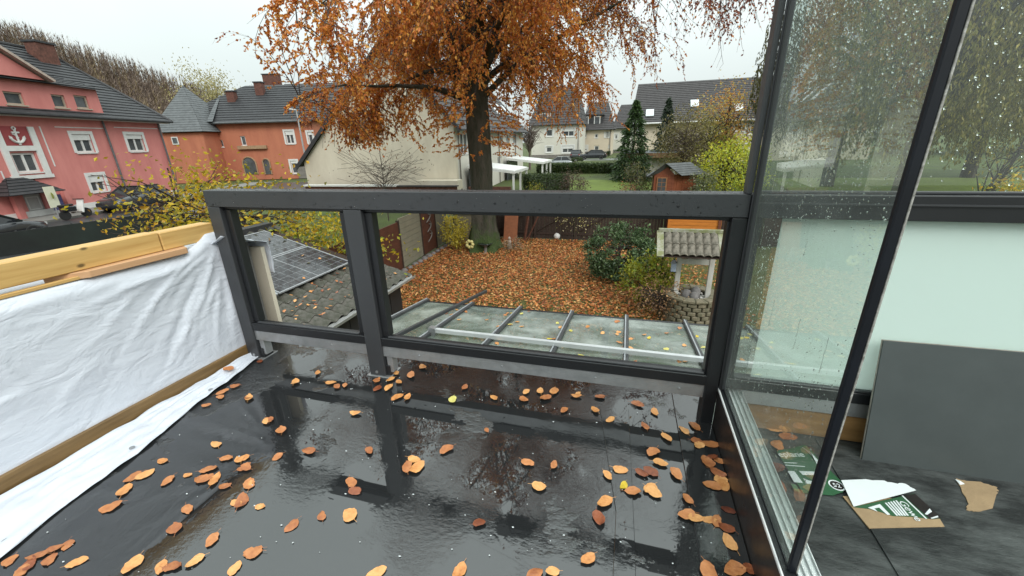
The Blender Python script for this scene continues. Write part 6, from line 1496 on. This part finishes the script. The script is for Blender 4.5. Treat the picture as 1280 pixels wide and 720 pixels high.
# small garden ornaments
def ball(nm, p, r, m, lab, cat):
    t = thing(nm, p, lab, cat); MB().lathe([(.001, -r)] + [(r * math.cos(a), r * math.sin(a)) for a in [k * math.pi / 10 for k in range(-4, 5)]] + [(.001, r)], V(p) + Z * r, 16).build('globe', m, t, smooth=True); MB().lathe([(r * .5, -.03), (r * .45, .04), (r * .3, .06)], p, 12).build('base', STONE, t); return t
ball('garden_globe', PZ(650, 292, -2.95), .24, WHITE, 'white garden globe by the dark back fence near the brown posts', 'garden globe'); ball('garden_globe', PZ(696, 299, -2.97), .15, WHITE, 'small pale garden globe at the foot of the back fence', 'garden globe')
bw = thing('bird_bath', PZ(607, 317, -3), 'small dark bird bath bowl at the foot of the beech trunk', 'bird bath'); p = PZ(607, 317, -3)
MB().lathe([(.14, 0), (.07, .06), (.06, .28), (.10, .34)], p, 14).build('stem', STONE, bw); MB().lathe([(.10, .34), (.30, .42), (.31, .45), (.26, .43), (.05, .39)], p, 18).build('bowl', BLACKP, bw, smooth=True)
fl_ = thing('yellow_flowers', PZ(588, 315, -3), 'pale yellow windmill flower ornament beside the bird bath', 'ornament'); p = PZ(588, 317, -3)
MB().tube([p, p + Z * .35], .012, 5).build('stem', STONE, fl_)
for k in range(7): a = k * .9; MB().lathe([(.02, -.05), (.08, 0), (.02, .05)], p + V((.13 * math.cos(a), -.03 + .02 * (k % 2), .40 + .13 * math.sin(a))), 7, 'y').build('petal', mat('pale_yellow', (.7, .62, .25), .6) if k == 0 else bpy.data.materials['pale_yellow'], fl_)
fg = thing('garden_figure', PZ(637, 312, -3), 'pale stone garden figure standing in the leaves right of the beech', 'figurine'); p = PZ(637, 312, -3)
MB().lathe([(.12, 0), (.10, .12), (.06, .25), (.09, .34), (.05, .42), (.03, .44)], p, 12).build('body', mat('pale_stone', (.45, .36, .30), .8, var=.2), fg, smooth=True); MB().lathe([(.01, .42), (.06, .46), (.065, .50), (.02, .56)], p, 12).build('head', bpy.data.materials['pale_stone'], fg, smooth=True)
# stones edging the lawn along the fence
for k in range(14):
    o = pebble((-7.55 - (k * .34) * .02, 9.6 + k * .40, -2.95), random.uniform(.10, .15), GST, 'edging_stone', None, .7); tag(o, 'grey edging stone along the foot of the left garden fence', 'stone', 'edging stones by the side fence')

# ------------------------------------------------------------------ single leaves on the deck and on the glass roof
def leafmesh(i, L=.078, Wd=.050):
    r = random.Random(100 + i); nS = 9; vs, fs = [], []; c1, c2, tw_ = r.uniform(.2, .9) * (1 if r.random() < .7 else -.6), r.uniform(-.5, .7), r.uniform(-.5, .5)
    for s in range(nS + 1):
        t = s / nS; w_ = Wd / 2 * math.sin(math.pi * min(1, t ** .88)) ** .55 * (1 + r.uniform(-.08, .08)) if 0 < s < nS else .0006
        x = (t - .5) * L; z = .0065 * c1 * (2 * t - 1) ** 2 + .003 + r.uniform(0, .0012)
        wl_, wr_ = w_ * r.uniform(.93, 1.06), w_ * r.uniform(.93, 1.06)
        for q in (-1, -.5, 0, .5, 1): vs.append(V((x + (abs(q) == 1) * r.uniform(-.0012, .0012), q * (wl_ if q < 0 else wr_) + .004 * math.sin(t * 5 + i), z * .8 + abs(q) ** 1.5 * (.0065 * c2 + r.uniform(-.0015, .002)) * math.sin(math.pi * t) + q * tw_ * .008 * t)))
    for s in range(nS):
        for q in range(4): fs.append((s * 5 + q, s * 5 + q + 1, s * 5 + 6 + q, s * 5 + 5 + q))
    k = len(vs); y0 = .004 * math.sin(i)
    vs += [V((-L / 2 - .018, -.0008 + .003, .003)), V((-L / 2 - .018, .0008 + .003, .003)), V((-L / 2 + .002, .0008 + y0, .005)), V((-L / 2 + .002, -.0008 + y0, .005))]; fs.append((k, k + 1, k + 2, k + 3))
    zm = min(v_.z for v_ in vs)
    me = bpy.data.meshes.new('beech_leaf'); me.from_pydata([(v_.x, v_.y, v_.z - zm + .0006) for v_ in vs], [], fs); me.polygons.foreach_set('use_smooth', [True] * len(fs)); return me
def leafmat(name, c1, c2, rough=.42):
    m, t, b = base_nodes(name); oi = t.nodes.new('ShaderNodeObjectInfo'); v = objco(t)
    mp = t.nodes.new('ShaderNodeVectorMath'); mp.operation = 'ADD'; t.links.new(v, mp.inputs[0])
    cmb = t.nodes.new('ShaderNodeCombineXYZ'); t.links.new(mathn(t, 'MULTIPLY', oi.outputs['Random'], 50.), cmb.inputs[0]); t.links.new(cmb.outputs[0], mp.inputs[1])
    f = mathn(t, 'ADD', mathn(t, 'MULTIPLY', nz(t, 38, 5, .65, mp.outputs[0]), .75), mathn(t, 'MULTIPLY', oi.outputs['Random'], .28))
    wv = t.nodes.new('ShaderNodeTexWave'); wv.inputs['Scale'].default_value = 32; wv.bands_direction = 'DIAGONAL'; wv.inputs['Distortion'].default_value = 1.5; t.links.new(v, wv.inputs['Vector'])
    t.links.new(ramp(t, f, [(.22, tuple(q * .35 for q in c2)), (.34, c2), (.62, c1), (.80, tuple(min(1, q * 1.15 + .03) for q in c1))]), b.inputs['Base Color']); b.inputs['Roughness'].default_value = rough; bump(t, b, wv.outputs['Fac'], .18, .002); return m
LM = {'o': leafmat('ochre_leaf', (.70, .35, .125), (.52, .205, .06)), 'r': leafmat('russet_leaf', (.26, .075, .028), (.11, .03, .018), .3), 'y': leafmat('yellow_leaf', (.66, .47, .035), (.52, .36, .02)), 'b': leafmat('brown_leaf', (.50, .20, .07), (.32, .105, .04)), 'p': leafmat('pale_yellow_leaf', (.62, .56, .17), (.5, .43, .09))}
LMESH = {}
for c in LM:
    for i in range(14): me = leafmesh(i + 14 * (ord(c) % 5), random.uniform(.070, .084), random.uniform(.046, .056)); me.materials.append(LM[c]); LMESH[c, i] = me
LLAB = {'o': 'ochre beech leaf lying flat on the wet black deck', 'r': 'dark russet wet beech leaf on the black deck', 'y': 'bright yellow leaf among the brown leaves on the deck', 'b': 'brown beech leaf lying on the wet black deck', 'p': 'single pale yellow-green leaf on the deck before the railing'}
def A(ox, oy, sc, txt): return [(ox + float(a) / sc, oy + float(b_.rstrip('orybps')) / sc, ''.join(ch for ch in b_ if ch.isalpha())) for a, b_ in (q.split(',') for q in txt.split())]
pts = A(300, 430, 2.482, '27,166 95,235 80,240 127,267b 8,357 18,384b 30,434 117,350b 214,332b 170,118 240,90 282,120 325,128b 300,131b 357,214 400,330 357,457r 345,430b 340,530 254,533b 160,564b 62,505s 40,645b 425,137r 460,135 493,117 483,90 466,110 425,112 487,165 520,165 531,97 567,71 697,133b 660,172p 788,167 765,268s 640,327b 540,357 518,382 550,382 742,555r 680,705 423,712 5,487b')
pts += A(620, 430, 2.482, '93,148 86,171b 137,145 153,167b 180,146 248,160 254,153s 322,163 307,205 211,205b 354,234 439,186 493,210 462,254b 583,268 615,255b 529,289 98,368 180,374b 133,440 346,407 385,390 452,400r 480,395r 395,440y 425,457 478,448 490,458 337,490 318,540r 487,335b 510,368 558,403 630,315 622,300b 665,310b 672,350r 690,360b 655,365b 697,420 688,400b 705,438 670,440 595,480b 590,527b 620,540 685,550 660,545 720,515r 715,570r 725,615 285,665 175,705 660,705b 740,700b 790,700r 120,718b')
pts += A(0, 270, 1.6, '432,457 453,485b 478,488 488,503b 418,507 408,525 450,540b 430,528 375,518s 335,530b 325,490 290,517 265,522 250,548 222,582b 498,537 473,574 520,581s 375,587 349,625 424,648b 390,690 505,673b 470,705 323,703 265,697 155,693 110,665b 75,680b 45,710b 100,688b 497,363 535,408 460,315b 520,290r 412,378b 445,352b 470,340b 20,690b 345,702b 440,362b 135,658b 60,695r')
rl = random.Random(8)
for x, y, c in pts:
    small = 's' in c; c = c.replace('s', '') or ('b' if rl.random() < .25 else 'o')
    p = PZ(x, y, .008)
    if p.x < -2.34: p.z = .05
    o = bpy.data.objects.new('beech_leaf', LMESH[c, rl.randrange(14)]); COL.objects.link(o)
    on_flap = y < 700 and x < 320 and p.x < -2.25 and p.y > -.4
    o.location = (p.x, p.y, .0075 if not on_flap else .04); s = (.55 if small else rl.uniform(.70, 1.10)) * .86; o.scale = (s, s * rl.uniform(.85, 1.1), s); o.rotation_euler = (rl.uniform(-.05, .05), rl.uniform(-.05, .05), rl.uniform(0, 6.283))
    lk = {'o': 'ochre', 'r': 'dark russet', 'y': 'bright yellow', 'b': 'brown', 'p': 'pale yellow-green'}[c] + (' small' if small else '')
    if p.x > .22: wh = 'along the foot of the dark sill'
    elif p.x > -.12: wh = 'on the membrane strips near the sill'
    elif p.x < -2.05 and p.y > -.75: wh = 'at the edge of the white tarpaulin flap'
    elif -1.65 < p.x < -1.05 and p.y > -.22: wh = 'around the foot of the middle railing post'
    elif p.y > -.24: wh = 'before the metal channel of the railing'
    elif p.y < -.50 - .20 * (p.x + 2.4): wh = 'on the lapped membrane sheet by the tarpaulin'
    else: wh = 'in the dark puddle of the deck'
    tag(o, lk + ' beech leaf lying ' + wh, 'leaf', lk + ' leaves ' + wh)
for k in range(7):   # leaves in the glazed room
    x, y, c = ((985, 546, 'b'), (972, 556, 'b'), (965, 535, 'o'), (983, 530, 'o'), (1030, 533, 'b'), (968, 585, 'r'), (975, 608, 'r'))[k]
    p = PZ(x, y, .006); o = bpy.data.objects.new('beech_leaf', LMESH[c, k % 6]); COL.objects.link(o); o.location = p; o.rotation_euler = (0, 0, k * 1.3); tag(o, 'fallen brown leaf on the dusty floor behind the partition glass', 'leaf', 'leaves behind the partition glass')
def vleaf(x, y, c, i):
    o = bpy.data.objects.new('beech_leaf', LMESH[c, i % 6]); COL.objects.link(o); o.location = vp(x, y, .0145); o.rotation_euler = (-math.atan(SV), 0, rl.uniform(0, 6.28)); s = rl.uniform(.8, 1.15); o.scale = (s, s, s)
    tag(o, 'fallen leaf lying on the grimy glass verandah roof', 'leaf', 'leaves on the glass roof')
for i in range(95):
    if rl.random() < .45: x = rl.choice(rxs[1:7]) + rl.choice((-1, 1)) * rl.uniform(.05, .14); y = rl.uniform(1.6, 3.7)
    else: x = rl.uniform(-2.9, 1.7); y = rl.uniform(1.4, 3.8)
    if min(abs(x - q) for q in rxs) < .045: continue
    vleaf(x, y, rl.choice('ooobyp'), i)
for i in range(110):
    x, y = rl.uniform(-6.0, -5.0), rl.uniform(1.5, 6.0); o = bpy.data.objects.new('beech_leaf', LMESH[rl.choice('oobr'), i % 6]); COL.objects.link(o); o.location = rp(x, y, .055); o.rotation_euler = (0, ra_, rl.uniform(0, 6.28)); tag(o, 'fallen leaf caught on the mossy roof tiles of the outbuilding', 'leaf', 'leaves on the outbuilding roof')
for i in range(10):
    x, y = rl.uniform(-8.2, -6.1), rl.uniform(3.7, 5.6); o = bpy.data.objects.new('beech_leaf', LMESH['p' if i % 2 else 'o', i % 6]); COL.objects.link(o); o.location = rp(x, y, .125); o.rotation_euler = (0, ra_, rl.uniform(0, 6.28)); tag(o, 'pale fallen leaf lying on a black solar panel', 'leaf', 'leaves on the solar panels')
